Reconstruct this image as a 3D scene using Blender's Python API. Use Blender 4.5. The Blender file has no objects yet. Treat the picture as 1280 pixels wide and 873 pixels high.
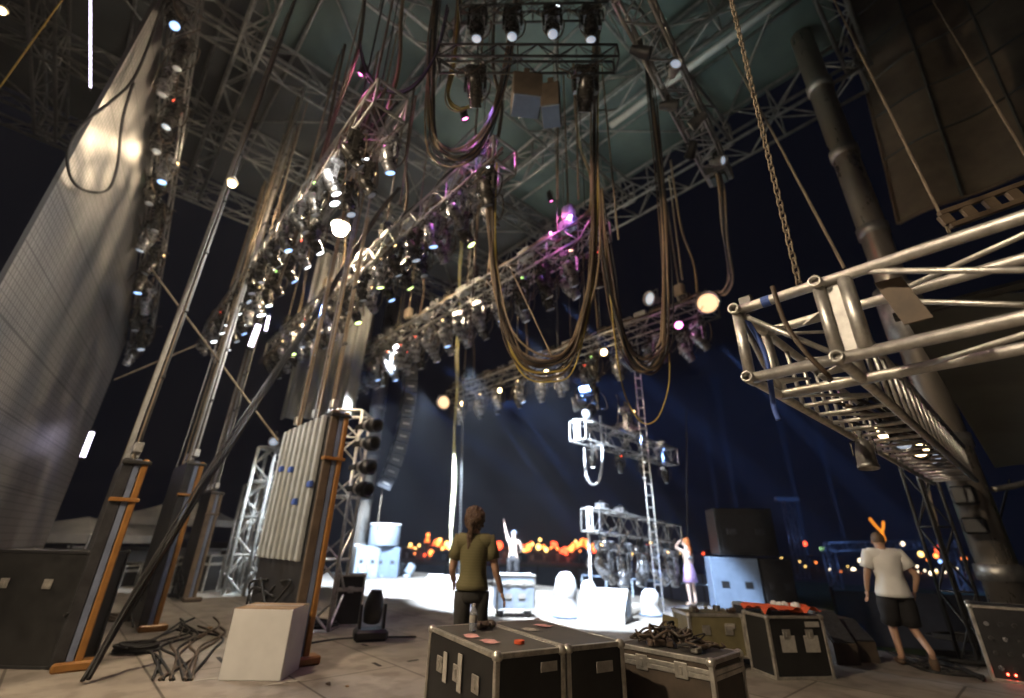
import bpy, math, random
from mathutils import Vector, Matrix, Quaternion
R = random.Random(7)
sc = bpy.context.scene
col = sc.collection
V3 = Vector
# ------------------------------------------------------------------ camera model
FPX, CX, CY, PITCH, ROLL, EYE = 569.0, 640.0, 426.5, math.radians(24), math.radians(1.3), 1.45
cF = V3((0, math.cos(PITCH), math.sin(PITCH)))
u0 = V3((0, -math.sin(PITCH), math.cos(PITCH))); r0 = V3((1, 0, 0))
cR = r0*math.cos(ROLL) + u0*math.sin(ROLL)
cU = u0*math.cos(ROLL) - r0*math.sin(ROLL)
EYEP = V3((0, 0, EYE))
def ray(x, y): return cF + cR*((x-CX)/FPX) + cU*((CY-y)/FPX)
def aty(x, y, Y):
    r = ray(x, y); return EYEP + r*(Y/r.y)
def atz(x, y, z):
    r = ray(x, y); return EYEP + r*((z-EYE)/r.z)
def pxd(q, x, y):
    d = V3(q)-EYEP; w = d.dot(cF); return math.hypot(CX+FPX*d.dot(cR)/w-x, CY-FPX*d.dot(cU)/w-y)
# stage axes: U runs along the light trusses, W runs downstage
ANG = math.radians(-48)
SU = V3((math.cos(ANG), math.sin(ANG), 0)); SV = V3((-math.sin(ANG), math.cos(ANG), 0)); SZ = V3((0, 0, 1))
def S(u, v, z=0.0): return SU*u + SV*v + SZ*z
STAGE_AX = (SU, SV, SZ)
WORLD_AX = (V3((1,0,0)), V3((0,1,0)), SZ)
def head_ax(deg):
    a = math.radians(deg); return (V3((math.cos(a), math.sin(a), 0)), V3((-math.sin(a), math.cos(a), 0)), SZ)

# ------------------------------------------------------------------ materials
def mat(name, c, rough=.6, metal=0.0, var=.25, scale=6.0, bump=0.0, emit=None, es=0.0, trans=0.0, coat=0.0, stretch=None, c2=None):
    m = bpy.data.materials.new(name); m.use_nodes = True
    nt = m.node_tree; b = nt.nodes['Principled BSDF']
    b.inputs['Roughness'].default_value = rough; b.inputs['Metallic'].default_value = metal
    b.inputs['Base Color'].default_value = (*c, 1)
    if emit:
        b.inputs['Emission Color'].default_value = (*emit, 1); b.inputs['Emission Strength'].default_value = es
    if trans: b.inputs['Transmission Weight'].default_value = trans
    if coat: b.inputs['Coat Weight'].default_value = coat
    if var:
        tc = nt.nodes.new('ShaderNodeTexCoord'); mp = nt.nodes.new('ShaderNodeMapping')
        if stretch: mp.inputs['Scale'].default_value = stretch
        nz = nt.nodes.new('ShaderNodeTexNoise'); nz.inputs['Scale'].default_value = scale; nz.inputs['Detail'].default_value = 6; nz.inputs['Roughness'].default_value = .65
        cr = nt.nodes.new('ShaderNodeValToRGB')
        lo = c2 if c2 else tuple(x*(1-var) for x in c); hi = tuple(min(1, x*(1+var)) for x in c)
        cr.color_ramp.elements[0].color = (*lo, 1); cr.color_ramp.elements[1].color = (*hi, 1)
        cr.color_ramp.elements[0].position = .32; cr.color_ramp.elements[1].position = .7
        L = nt.links.new
        L(tc.outputs['Object'], mp.inputs['Vector']); L(mp.outputs['Vector'], nz.inputs['Vector']); L(nz.outputs['Fac'], cr.inputs['Fac']); L(cr.outputs['Color'], b.inputs['Base Color'])
        mr = nt.nodes.new('ShaderNodeMapRange'); mr.inputs['To Min'].default_value = max(0.03, rough-.13); mr.inputs['To Max'].default_value = min(1, rough+.13)
        L(nz.outputs['Fac'], mr.inputs['Value']); L(mr.outputs['Result'], b.inputs['Roughness'])
        if bump:
            bp = nt.nodes.new('ShaderNodeBump'); bp.inputs['Strength'].default_value = bump; bp.inputs['Distance'].default_value = .02
            L(nz.outputs['Fac'], bp.inputs['Height']); L(bp.outputs['Normal'], b.inputs['Normal'])
    return m
def emat(name, c, s): return mat(name, tuple(min(.8, x) for x in c), .4, emit=c, es=s, var=0)
M = dict(
    alu=mat('aluminium', (.66,.64,.60), .46, .9, .22, 14, .12),
    alu_dull=mat('dull aluminium', (.40,.39,.37), .45, .85, .3, 8, .08),
    dark_metal=mat('dark metal', (.055,.054,.052), .45, .6, .3, 7),
    steel=mat('mast steel', (.40,.36,.31), .3, .72, .15, 3, .02, stretch=(1,1,.3)),
    black=mat('black plastic', (.018,.018,.019), .42, 0, .3, 10),
    fix_grey=mat('grey fixture casing', (.30,.30,.31), .28, .7, .3, 12),
    fix_dark=mat('dark fixture casing', (.06,.056,.05), .26, .55, .3, 12),
    lens=mat('lens glass', (.55,.6,.68), .08, .0, 0, coat=1),
    ply=mat('black case laminate', (.013,.0125,.012), .5, 0, .5, 5, .1),
    ply_brown=mat('brown case laminate', (.065,.048,.034), .55, 0, .4, 4, .1),
    worn_top=mat('worn case top', (.085,.078,.068), .5, 0, .45, 7, .1),
    trim=mat('worn case edging', (.55,.52,.46), .38, .75, .35, 10, .1),
    khaki=mat('olive case laminate', (.17,.145,.07), .6, 0, .25, 4),
    casegrey=mat('grey case laminate', (.28,.33,.40), .55, 0, .2, 4),
    label=mat('paper label', (.40,.37,.32), .8, 0, .2, 14),
    label_pink=mat('pink paper', (.62,.32,.30), .8, 0, .2, 14),
    carton=mat('white carton board', (.66,.645,.61), .8, 0, .08, 3),
    carton_top=mat('brown carton board', (.30,.20,.11), .85, 0, .15, 6),
    rope=mat('tan rope', (.21,.165,.115), .8, 0, .35, 14, .3, stretch=(1,1,.3)),
    cable_tan=mat('tan cable jacket', (.23,.165,.095), .5, 0, .35, 4, stretch=(1,1,.3)),
    cable_brown=mat('brown cable jacket', (.075,.05,.031), .65, 0, .35, 5),
    cable_black=mat('black cable jacket', (.018,.017,.016), .7, 0, .35, 8),
    cable_yellow=mat('yellow cable jacket', (.42,.31,.06), .5, 0, .25, 5),
    cable_violet=mat('violet cable jacket', (.10,.06,.16), .45, 0, .25, 5),
    cable_white=mat('white cable jacket', (.72,.74,.75), .5, 0, .1, 5),
    strap=mat('yellow and white strap', (.55,.47,.07), .7, 0, .2, .55, c2=(.5,.5,.42), stretch=(.1,.1,1.5)),
    orange=mat('orange paint', (.30,.135,.03), .45, 0, .2, 6),
    tube_white=mat('white strip casing', (.40,.42,.41), .45, 0, .15, 6),
    blue_clip=mat('blue clip', (.06,.12,.42), .5, 0, .1, 6),
    rack_face=mat('dark rack face', (.035,.034,.036), .5, .2, .4, 6),
    rack_end=mat('brown rack end', (.12,.085,.055), .6, 0, .3, 5),
    rack_blue=mat('blue grey rack lining', (.16,.19,.27), .5, 0, .2, 5),
    tarp_teal=mat('teal roof tarpaulin', (.075,.112,.103), .62, 0, .25, .55, .25),
    tarp_grey=mat('dark grey roof tarpaulin', (.045,.05,.052), .62, 0, .3, .5, .25),
    tarp_brown=mat('brown scrim', (.14,.112,.08), .75, 0, .35, .9, .4),
    tarp_black=mat('black tarpaulin', (.075,.082,.075), .6, 0, .4, 1.0, .3),
    roof_steel=mat('weathered roof steel', (.25,.25,.24), .5, .6, .35, 5),
    drape=mat('grey drape', (.24,.235,.22), .8, 0, .25, 2.0, .3, stretch=(3,3,.2)),
    floor=mat('stage plywood', (.275,.245,.21), .55, 0, .25, .9, .12, c2=(.19,.168,.142)),
    stage_side=mat('stage skirt', (.03,.03,.034), .7, 0, .3, 3),
    ground=mat('playa dirt', (.13,.11,.085), .9, 0, .25, .4),
    grass=mat('field grass', (.055,.10,.028), .9, 0, .45, .8, .3),
    barrier=mat('blue grey barrier panel', (.10,.115,.17), .55, .2, .25, .8),
    tent=mat('pale tent fabric', (.5,.48,.44), .8, 0, .15, 2),
    tent_dark=mat('dark tent fabric', (.10,.07,.055), .8, 0, .3, 2),
    speaker=mat('speaker grille', (.05,.052,.058), .5, .3, .4, 20, .2),
    speaker_pale=mat('pale speaker casing', (.26,.31,.36), .5, 0, .12, 6),
    speaker_blue=mat('blue grey speaker casing', (.14,.19,.27), .5, 0, .12, 6),
    skin=mat('skin', (.46,.27,.18), .5, 0, .12, 8),
    skin_pale=mat('pale skin', (.66,.47,.37), .5, 0, .08, 8),
    hair=mat('brown hair', (.085,.045,.022), .55, 0, .4, 30, .4),
    hair_short=mat('cropped dark blond hair', (.13,.08,.045), .6, 0, .3, 40, .3),
    hair_orange=mat('orange hair', (.42,.11,.02), .55, 0, .35, 30, .4),
    shirt_green=mat('olive striped shirt', (.20,.17,.06), .85, 0, .1, 6),
    shirt_white=mat('white cotton shirt', (.82,.80,.76), .85, 0, .06, 5, .3),
    trousers=mat('dark trousers', (.028,.026,.022), .85, 0, .3, 6, .3),
    shorts=mat('black shorts', (.013,.012,.013), .85, 0, .3, 6, .3),
    skirt=mat('lilac skirt', (.45,.30,.55), .8, 0, .15, 8),
    shoe=mat('brown shoe', (.10,.06,.035), .6, 0, .2, 8),
    cap=mat('pale blue cap', (.35,.45,.6), .8, 0, .1, 8),
    red_cloth=mat('orange red cloth', (.65,.10,.035), .8, 0, .25, 7, .4),
    white_lump=mat('white cloth and lit gear', (.78,.78,.77), .8, 0, .06, 4, .3),
    water=mat('clear bottle plastic', (.8,.85,.9), .05, 0, 0, trans=.75),
    leather=mat('dark leather gloves', (.07,.045,.03), .6, 0, .4, 9, .3),
    p_gold=emat('gold glint', (1,.66,.3), 7), p_green=emat('green display', (.5,1,.25), 4), p_red=emat('red display', (1,.1,.05), 5), p_white=emat('white display', (.85,.92,1), 5),
    red=emat('red pilot light', (1,.06,.03), 25), green=emat('green pilot light', (.25,1,.12), 14),
    e_warm=emat('warm lamp', (1,.70,.36), 14), e_hot=emat('hot work lamp', (1,.80,.52), 500), e_soft=emat('soft warm lamp face', (1,.62,.34), 1.5),
    e_white=emat('white lamp', (.86,.93,1), 7), e_tube=emat('violet white tube', (.82,.74,1), 9), e_pink=emat('magenta lamp', (1,.22,.62), 9),
    e_blue=emat('blue lit lens', (.35,.55,1), 2.2), e_pale=emat('dim pale lens', (.7,.8,1), .45), e_yg=emat('yellow green lens', (.75,1,.35), 5),
    f_red=emat('far red lamp', (1,.09,.03), 5), f_orange=emat('far orange lamp', (1,.24,.05), 5.5), f_yellow=emat('far yellow lamp', (1,.62,.18), 5),
    f_white=emat('far white lamp', (1,.8,.55), 6), f_blue=emat('far blue lamp', (.3,.5,1), 4), f_green=emat('far green lamp', (.5,1,.4), 3), neon=emat('orange neon', (1,.30,.02), 1.5),
    flame=emat('flame', (1,.22,.03), 1.6),
)
def floor_panels():
    m = M['floor']; nt = m.node_tree; b = nt.nodes['Principled BSDF']; L = nt.links.new
    tc = nt.nodes.new('ShaderNodeTexCoord'); mp = nt.nodes.new('ShaderNodeMapping'); mp.inputs['Rotation'].default_value = (0,0,math.radians(48))
    br = nt.nodes.new('ShaderNodeTexBrick'); br.inputs['Scale'].default_value = .41; br.inputs['Mortar Size'].default_value = .006; br.inputs['Brick Width'].default_value = 1.0; br.inputs['Row Height'].default_value = .5
    br.inputs['Color1'].default_value = (.92,.92,.92,1); br.inputs['Color2'].default_value = (1.08,1.06,1.03,1); br.inputs['Mortar'].default_value = (.35,.33,.3,1)
    mx = nt.nodes.new('ShaderNodeMix'); mx.data_type = 'RGBA'; mx.blend_type = 'MULTIPLY'; mx.inputs[0].default_value = 1
    src = b.inputs['Base Color'].links[0].from_socket
    n2 = nt.nodes.new('ShaderNodeTexNoise'); n2.inputs['Scale'].default_value = 3.2; n2.inputs['Detail'].default_value = 9
    c2 = nt.nodes.new('ShaderNodeValToRGB'); c2.color_ramp.elements[0].position = .38; c2.color_ramp.elements[0].color = (.62,.6,.58,1); c2.color_ramp.elements[1].position = .52; c2.color_ramp.elements[1].color = (1,1,1,1)
    m2 = nt.nodes.new('ShaderNodeMix'); m2.data_type = 'RGBA'; m2.blend_type = 'MULTIPLY'; m2.inputs[0].default_value = .8
    L(tc.outputs['Object'], mp.inputs['Vector']); L(mp.outputs['Vector'], br.inputs['Vector']); L(mp.outputs['Vector'], n2.inputs['Vector']); L(n2.outputs['Fac'], c2.inputs['Fac'])
    L(src, mx.inputs[6]); L(br.outputs['Color'], mx.inputs[7]); L(mx.outputs[2], m2.inputs[6]); L(c2.outputs['Color'], m2.inputs[7]); L(m2.outputs[2], b.inputs['Base Color'])
floor_panels()
def stripes(m, scale, c1, c2, axis='Z', wave='BANDS'):
    nt = m.node_tree; b = nt.nodes['Principled BSDF']; L = nt.links.new
    tc = nt.nodes.new('ShaderNodeTexCoord'); w = nt.nodes.new('ShaderNodeTexWave'); w.bands_direction = axis; w.inputs['Scale'].default_value = scale; w.inputs['Distortion'].default_value = .6
    cr = nt.nodes.new('ShaderNodeValToRGB'); cr.color_ramp.elements[0].color = (*c1,1); cr.color_ramp.elements[1].color = (*c2,1); cr.color_ramp.elements[0].position = .35; cr.color_ramp.elements[1].position = .65
    L(tc.outputs['Object'], w.inputs['Vector']); L(w.outputs['Fac'], cr.inputs['Fac']); L(cr.outputs['Color'], b.inputs['Base Color'])
stripes(M['shirt_green'], 11, (.138,.12,.05), (.15,.13,.056))
def led_mat():
    m = bpy.data.materials.new('grey strip screen'); m.use_nodes = True; nt = m.node_tree; b = nt.nodes['Principled BSDF']; L = nt.links.new
    tc = nt.nodes.new('ShaderNodeTexCoord'); sx = nt.nodes.new('ShaderNodeSeparateXYZ'); L(tc.outputs['Object'], sx.inputs[0])
    def band(sock, scale, pw):
        a = nt.nodes.new('ShaderNodeMath'); a.operation = 'MULTIPLY'; a.inputs[1].default_value = scale; L(sock, a.inputs[0])
        s = nt.nodes.new('ShaderNodeMath'); s.operation = 'FRACT'; L(a.outputs[0], s.inputs[0])
        c = nt.nodes.new('ShaderNodeMath'); c.operation = 'GREATER_THAN'; c.inputs[1].default_value = pw; L(s.outputs[0], c.inputs[0]); return c.outputs[0]
    v1 = band(sx.outputs[0], 9.0, .22); v2 = band(sx.outputs[2], 7.0, .1); v3 = band(sx.outputs[2], .9, .03)
    n = nt.nodes.new('ShaderNodeTexNoise'); n.inputs['Scale'].default_value = 2.2; n.inputs['Detail'].default_value = 8
    mp = nt.nodes.new('ShaderNodeMapping'); mp.inputs['Scale'].default_value = (3.5,1,.22); L(tc.outputs['Object'], mp.inputs[0]); L(mp.outputs[0], n.inputs['Vector'])
    def mul(a, b_):
        x = nt.nodes.new('ShaderNodeMath'); x.operation = 'MULTIPLY'; L(a, x.inputs[0]); L(b_, x.inputs[1]); return x.outputs[0]
    h = mul(mul(v1, v2), v3)
    cr = nt.nodes.new('ShaderNodeValToRGB'); cr.color_ramp.elements[0].color = (.10,.098,.097,1); cr.color_ramp.elements[1].color = (.30,.285,.275,1)
    mr = nt.nodes.new('ShaderNodeMapRange'); mr.inputs['From Min'].default_value = .25; mr.inputs['From Max'].default_value = .75; mr.inputs['To Min'].default_value = .45; L(n.outputs['Fac'], mr.inputs['Value'])
    L(mul(h, mr.outputs[0]), cr.inputs['Fac']); L(cr.outputs['Color'], b.inputs['Base Color'])
    bp = nt.nodes.new('ShaderNodeBump'); bp.inputs['Strength'].default_value = .25; bp.inputs['Distance'].default_value = .01; L(h, bp.inputs['Height']); L(bp.outputs['Normal'], b.inputs['Normal'])
    b.inputs['Roughness'].default_value = .5; b.inputs['Metallic'].default_value = .15
    return m
M['led'] = led_mat()

# ------------------------------------------------------------------ mesh building
def wmat(o):
    return (wmat(o.parent) if o.parent else Matrix()) @ o.matrix_basis
def frame(d):
    d = d.normalized(); a = V3((0,0,1)) if abs(d.z) < .9 else V3((1,0,0))
    b = a.cross(d).normalized(); return b, d.cross(b).normalized()
class MB:
    def __init__(s): s.v = []; s.f = []
    def add(s, v, f):
        n = len(s.v); s.v += [V3(p) for p in v]; s.f += [tuple(i+n for i in q) for q in f]; return s
    def box(s, c, size, ax=WORLD_AX, b=0.0):
        c = V3(c); hx, hy, hz = (k/2 for k in size)
        X, Y, Z = ax
        if b <= 0:
            v = [c + X*(hx*i) + Y*(hy*j) + Z*(hz*k) for k in (-1,1) for j in (-1,1) for i in (-1,1)]
            return s.add(v, [(0,2,3,1),(4,5,7,6),(0,1,5,4),(2,6,7,3),(0,4,6,2),(1,3,7,5)])
        b = min(b, hx*.8, hy*.8, hz*.8); v = []; idx = {}
        for i in (-1,1):
            for j in (-1,1):
                for k in (-1,1):
                    for a in range(3):
                        e = [hx, hy, hz]
                        for q in range(3):
                            if q != a: e[q] -= b
                        idx[(i,j,k,a)] = len(v); v.append(c + X*(e[0]*i) + Y*(e[1]*j) + Z*(e[2]*k))
        f = []
        for sg in (-1,1):
            q = [idx[(sg,j,k,0)] for j,k in ((-1,-1),(1,-1),(1,1),(-1,1))]; f.append(tuple(q if sg > 0 else q[::-1]))
            q = [idx[(i,sg,k,1)] for i,k in ((-1,-1),(-1,1),(1,1),(1,-1))]; f.append(tuple(q if sg > 0 else q[::-1]))
            q = [idx[(i,j,sg,2)] for i,j in ((-1,-1),(1,-1),(1,1),(-1,1))]; f.append(tuple(q if sg > 0 else q[::-1]))
        for i in (-1,1):
            for j in (-1,1):
                f.append((idx[(i,j,-1,0)], idx[(i,j,1,0)], idx[(i,j,1,1)], idx[(i,j,-1,1)]) )
                f.append((idx[(i,-1,j,0)], idx[(i,1,j,0)], idx[(i,1,j,2)], idx[(i,-1,j,2)]))
                f.append((idx[(-1,i,j,1)], idx[(1,i,j,1)], idx[(1,i,j,2)], idx[(-1,i,j,2)]))
                for k in (-1,1): f.append(tuple(idx[(i,j,k,a)] for a in range(3)))
        return s.add(v, f)
    def tube(s, pts, r, n=6, cap=True):
        pts = [V3(p) for p in pts]; m = len(pts)
        rs = r if isinstance(r, (list, tuple)) else [r]*m
        v = []; f = []; prev = None
        for i, p in enumerate(pts):
            d = (pts[min(i+1, m-1)] - pts[max(i-1, 0)])
            if d.length < 1e-9: d = V3((0,0,1))
            d.normalize()
            if prev is None: a, b = frame(d)
            else:
                a = prev - d*prev.dot(d)
                if a.length < 1e-6: a, _ = frame(d)
                a.normalize(); b = d.cross(a)
            prev = a
            v += [p + (a*math.cos(t) + b*math.sin(t))*rs[i] for t in (2*math.pi*k/n for k in range(n))]
        for i in range(m-1):
            for k in range(n):
                f.append((i*n+k, i*n+(k+1) % n, (i+1)*n+(k+1) % n, (i+1)*n+k))
        if cap: f += [tuple(range(n))[::-1], tuple((m-1)*n+k for k in range(n))]
        return s.add(v, f)
    def lathe(s, c, axis, prof, n=14, cap=True):
        c = V3(c); ax = V3(axis).normalized(); a, b = frame(ax); v = []; f = []; m = len(prof)
        for r, h in prof:
            v += [c + ax*h + (a*math.cos(t) + b*math.sin(t))*r for t in (2*math.pi*k/n for k in range(n))]
        for i in range(m-1):
            for k in range(n): f.append((i*n+k, i*n+(k+1) % n, (i+1)*n+(k+1) % n, (i+1)*n+k))
        if cap: f += [tuple(range(n))[::-1], tuple((m-1)*n+k for k in range(n))]
        return s.add(v, f)
    def ell(s, c, rx, ry, rz, ax=WORLD_AX, n=10, m=7, jit=0):
        c = V3(c); X, Y, Z = ax; v = [c - Z*rz]; f = []
        for i in range(1, m):
            t = math.pi*i/m
            for k in range(n):
                p = 2*math.pi*k/n; j = 1 + jit*(R.random()-.5)
                v.append(c + (X*(rx*math.sin(t)*math.cos(p)) + Y*(ry*math.sin(t)*math.sin(p)) - Z*(rz*math.cos(t)))*j)
        v.append(c + Z*rz); top = len(v)-1
        for k in range(n): f.append((0, 1+(k+1) % n, 1+k)); f.append((top, 1+(m-2)*n+k, 1+(m-2)*n+(k+1) % n))
        for i in range(m-2):
            for k in range(n): f.append((1+i*n+k, 1+i*n+(k+1) % n, 1+(i+1)*n+(k+1) % n, 1+(i+1)*n+k))
        return s.add(v, f)
    def quad(s, a, b, c, d): return s.add([a,b,c,d], [(0,1,2,3)])
    def slab(s, poly, d):
        n = len(poly); d = V3(d)
        return s.add([V3(p) for p in poly] + [V3(p)+d for p in poly], [tuple(range(n))[::-1], tuple(range(n, 2*n))] + [(i, (i+1) % n, n+(i+1) % n, n+i) for i in range(n)])
    def sheet(s, fn, nu, nv):
        v = [fn(i/nu, j/nv) for j in range(nv+1) for i in range(nu+1)]
        return s.add(v, [(j*(nu+1)+i, j*(nu+1)+i+1, (j+1)*(nu+1)+i+1, (j+1)*(nu+1)+i) for j in range(nv) for i in range(nu)])
    def build(s, name, m, parent=None, smooth=False, local=False, loc=None):
        me = bpy.data.meshes.new(name); vs = s.v
        o = bpy.data.objects.new(name, me); col.objects.link(o)
        if parent: o.parent = parent
        if loc is not None: o.location = loc
        if not local:
            inv = wmat(o).inverted(); vs = [inv @ p for p in vs]
        me.from_pydata([tuple(p) for p in vs], [], s.f); me.update()
        if smooth:
            me.polygons.foreach_set('use_smooth', [True]*len(me.polygons))
        me.materials.append(m if not isinstance(m, str) else M[m])
        return o
def tag(o, label=None, cat=None, group=None, kind=None):
    if label: o['label'] = label
    if cat: o['category'] = cat; o['kind'] = 'thing'
    if group: o['group'] = group
    if kind: o['kind'] = kind
    return o
def thing(name, loc, label, cat, group=None, rotz=0.0):
    o = bpy.data.objects.new(name, None); col.objects.link(o); o.location = loc; o.rotation_euler = (0,0,rotz); o.empty_display_size = .1
    return tag(o, label, cat, group)
def single(mb, name, m, label, cat, group=None, smooth=False, loc=None):
    if loc is None:
        n = len(mb.v); loc = sum(mb.v, V3())/n; loc.z = min(p.z for p in mb.v)
    return tag(mb.build(name, m, None, smooth, loc=loc), label, cat, group)
KIDS = {}
def copy_tree(o, parent=None):
    c = o.copy(); col.objects.link(c); c.parent = parent
    for ch in o.children: copy_tree(ch, c)
    return c
def kid(o, base):
    for ch in o.children:
        if ch.name.split('.')[0] == base: return ch
def setmat(o, m):
    o.material_slots[0].link = 'OBJECT'; o.material_slots[0].material = M[m]
def catmull(pts, k=8):
    pts = [V3(p) for p in pts]; out = []
    for i in range(len(pts)-1):
        p0 = pts[max(i-1,0)]; p1 = pts[i]; p2 = pts[i+1]; p3 = pts[min(i+2, len(pts)-1)]
        for j in range(k):
            t = j/k; out.append(.5*((2*p1) + (p2-p0)*t + (2*p0-5*p1+4*p2-p3)*t*t + (3*p1-p0-3*p2+p3)*t**3))
    return out + [pts[-1]]
def lamp(kind, loc, energy, color, radius=.08, aim=None, size=30, blend=.4, name='lamp_light'):
    l = bpy.data.lights.new(name, kind); l.energy = energy; l.color = color; l.shadow_soft_size = radius
    o = bpy.data.objects.new(name, l); col.objects.link(o); o.location = loc
    if kind == 'SPOT':
        l.spot_size = math.radians(size); l.spot_blend = blend
        o.rotation_euler = (V3(aim)-V3(loc)).to_track_quat('-Z', 'Y').to_euler()
    return o

# ------------------------------------------------------------------ trusses
def truss_geo(p0, p1, s, pitch, rc, rl, up=SZ, h=None):
    p0 = V3(p0); p1 = V3(p1); L = (p1-p0).length; a = (p1-p0)/L
    b = V3(up).cross(a).normalized(); c = a.cross(b).normalized(); h = h or s
    off = [b*(s/2*i) + c*(h/2*j) for i, j in ((-1,-1),(1,-1),(1,1),(-1,1))]
    chords = [MB().tube([p0+o, p1+o], rc, 8) for o in off]
    lac = MB(); n = max(1, round(L/pitch)); st = L/n
    for k in range(n):
        q = p0 + a*(st*k); q2 = p0 + a*(st*(k+1))
        for e in range(4):
            o1, o2 = off[e], off[(e+1) % 4]
            A, B = (q+o1, q2+o2) if (k+e) % 2 == 0 else (q+o2, q2+o1)
            d = (B-A).normalized()*rc*.6
            lac.tube([A+d, B-d], rl, 5, False)
            if k % 2 == 0: lac.tube([q+o1+(o2-o1).normalized()*rc*.7, q+o2-(o2-o1).normalized()*rc*.7], rl, 5, False)
    ends = []
    for q in (p0, p1):
        m = MB()
        for e in range(4): 
            d = (off[(e+1) % 4]-off[e]).normalized()*rc*.5
            m.tube([q+off[e]+d, q+off[(e+1) % 4]-d], rc*.95, 7, False)
        ends.append(m)
    return chords, lac, ends, (a, b, c, off)
def truss(p0, p1, s, name, label, cat='truss', group=None, pitch=.5, rc=.025, rl=.012, m='alu_dull', up=SZ, h=None):
    chords, lac, ends, ax = truss_geo(p0, p1, s, pitch, rc, rl, up, h)
    t = thing(name, V3(p0), label, cat, group)
    for c in chords: c.build('chord', m, t, True)
    lac.build('lacing', m, t, True)
    for e in ends: e.build('end_frame', m, t, True)
    return t

# ------------------------------------------------------------------ light fixtures
def fixture_proto(casing):
    t = thing('moving_spotlight', (0,0,0), 'x', 'stage light')
    for sx in (-.1, .1):
        MB().box((sx,0,-.05), (.03,.07,.1), b=.008).lathe((sx,-.03,.0), (0,1,0), [(.036,0),(.036,.06)], 8).build('clamp', 'dark_metal', t, local=True)
    MB().box((0,0,-.18), (.36,.27,.17), b=.03).box((0,.138,-.18), (.2,.006,.07)).build('base_box', casing, t, local=True)
    MB().tube(catmull([(.12,.1,-.12),(.25,.14,-.2),(.2,.2,-.5),(.02,.22,-.62),(-.16,.18,-.4),(-.2,.12,-.02),(-.42,.1,.1)], 4), .014, 5).tube(catmull([(-.1,-.1,-.12),(-.26,-.16,-.3),(-.3,-.2,-.55),(-.1,-.22,-.5),(.2,-.16,-.1),(.4,-.1,.12)], 4), .010, 5).build('tail_cable', 'cable_brown', t, True, local=True)
    MB().box((.1,-.138,-.17), (.06,.008,.035)).box((-.1,.143,-.17), (.05,.008,.03)).build('display', 'dark_metal', t, local=True)
    y = MB()
    y.box((0,0,-.285), (.40,.10,.035), b=.01)
    for sx in (-1,1): y.add([V3((sx*.17+dx, dy, z)) for z, w in ((-.28,.055),(-.45,.05),(-.62,.04)) for dx, dy in ((-.025,-w),(.025,-w),(.025,w),(-.025,w))],
        [(i*4+k, i*4+(k+1) % 4, i*4+4+(k+1) % 4, i*4+4+k) for i in range(2) for k in range(4)] + [(0,3,2,1),(8,9,10,11)])
    y.build('yoke', casing, t, local=True)
    hd = MB(); hd.lathe((0,0,0), (0,0,-1), [(.03,-.25),(.085,-.24),(.115,-.19),(.135,-.05),(.135,.05),(.12,.14),(.105,.24),(.115,.25),(.115,.275),(.095,.28)], 14, True)
    for z in (-.12,-.07): hd.lathe((0,0,z), (0,0,1), [(.137,0),(.146,.008),(.146,.02),(.137,.028)], 14, False)
    h = hd.build('head', casing, t, True, local=True, loc=(0,0,-.6))
    MB().lathe((0,0,0), (0,0,-1), [(.092,.281),(.07,.292),(.03,.298),(.005,.3)], 14).build('lens', 'lens', h, True, local=True)
    return t
def par_proto(casing):
    t = thing('par_can', (0,0,0), 'x', 'stage light')
    MB().box((0,0,-.05), (.04,.05,.1), b=.008).lathe((0,-.03,0), (0,1,0), [(.034,0),(.034,.06)], 8).build('clamp', 'dark_metal', t, local=True)
    y = MB(); y.box((0,0,-.11), (.27,.035,.012)); y.box((-.13,0,-.2), (.012,.035,.19)); y.box((.13,0,-.2), (.012,.035,.19)); y.build('yoke', 'dark_metal', t, local=True)
    h = MB().lathe((0,0,0), (0,0,-1), [(.04,-.2),(.075,-.19),(.085,-.12),(.11,-.02),(.115,.15),(.125,.155),(.125,.2),(.105,.2),(.1,.14)], 14).build('head', casing, t, True, local=True, loc=(0,0,-.28))
    MB().lathe((0,0,0), (0,0,-1), [(.1,.141),(.06,.16),(.005,.168)], 14).build('lens', 'lens', h, True, local=True)
    return t
def flood_proto():
    t = thing('round_floodlight', (0,0,0), 'x', 'stage light')
    MB().box((0,0,-.05), (.05,.06,.1), b=.008).build('clamp', 'dark_metal', t, local=True)
    y = MB(); y.box((0,0,-.11), (.52,.04,.015)); y.box((-.255,0,-.24), (.012,.04,.27)); y.box((.255,0,-.24), (.012,.04,.27)); y.build('yoke', 'alu_dull', t, local=True)
    h = MB().lathe((0,0,0), (0,0,-1), [(.05,-.3),(.12,-.29),(.14,-.12),(.23,.02),(.25,.12),(.25,.17),(.225,.17),(.2,.06)], 18).build('head', 'alu_dull', t, True, local=True, loc=(0,0,-.36))
    MB().lathe((0,0,0), (0,0,-1), [(.205,.08),(.12,.1),(.01,.105)], 18).build('lens', 'lens', h, True, local=True)
    return t
PRO = {'grey': fixture_proto('fix_grey'), 'dark': fixture_proto('fix_dark'), 'par': par_proto('black'), 'parsilver': par_proto('alu_dull'), 'flood': flood_proto()}
USED = set()
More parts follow.
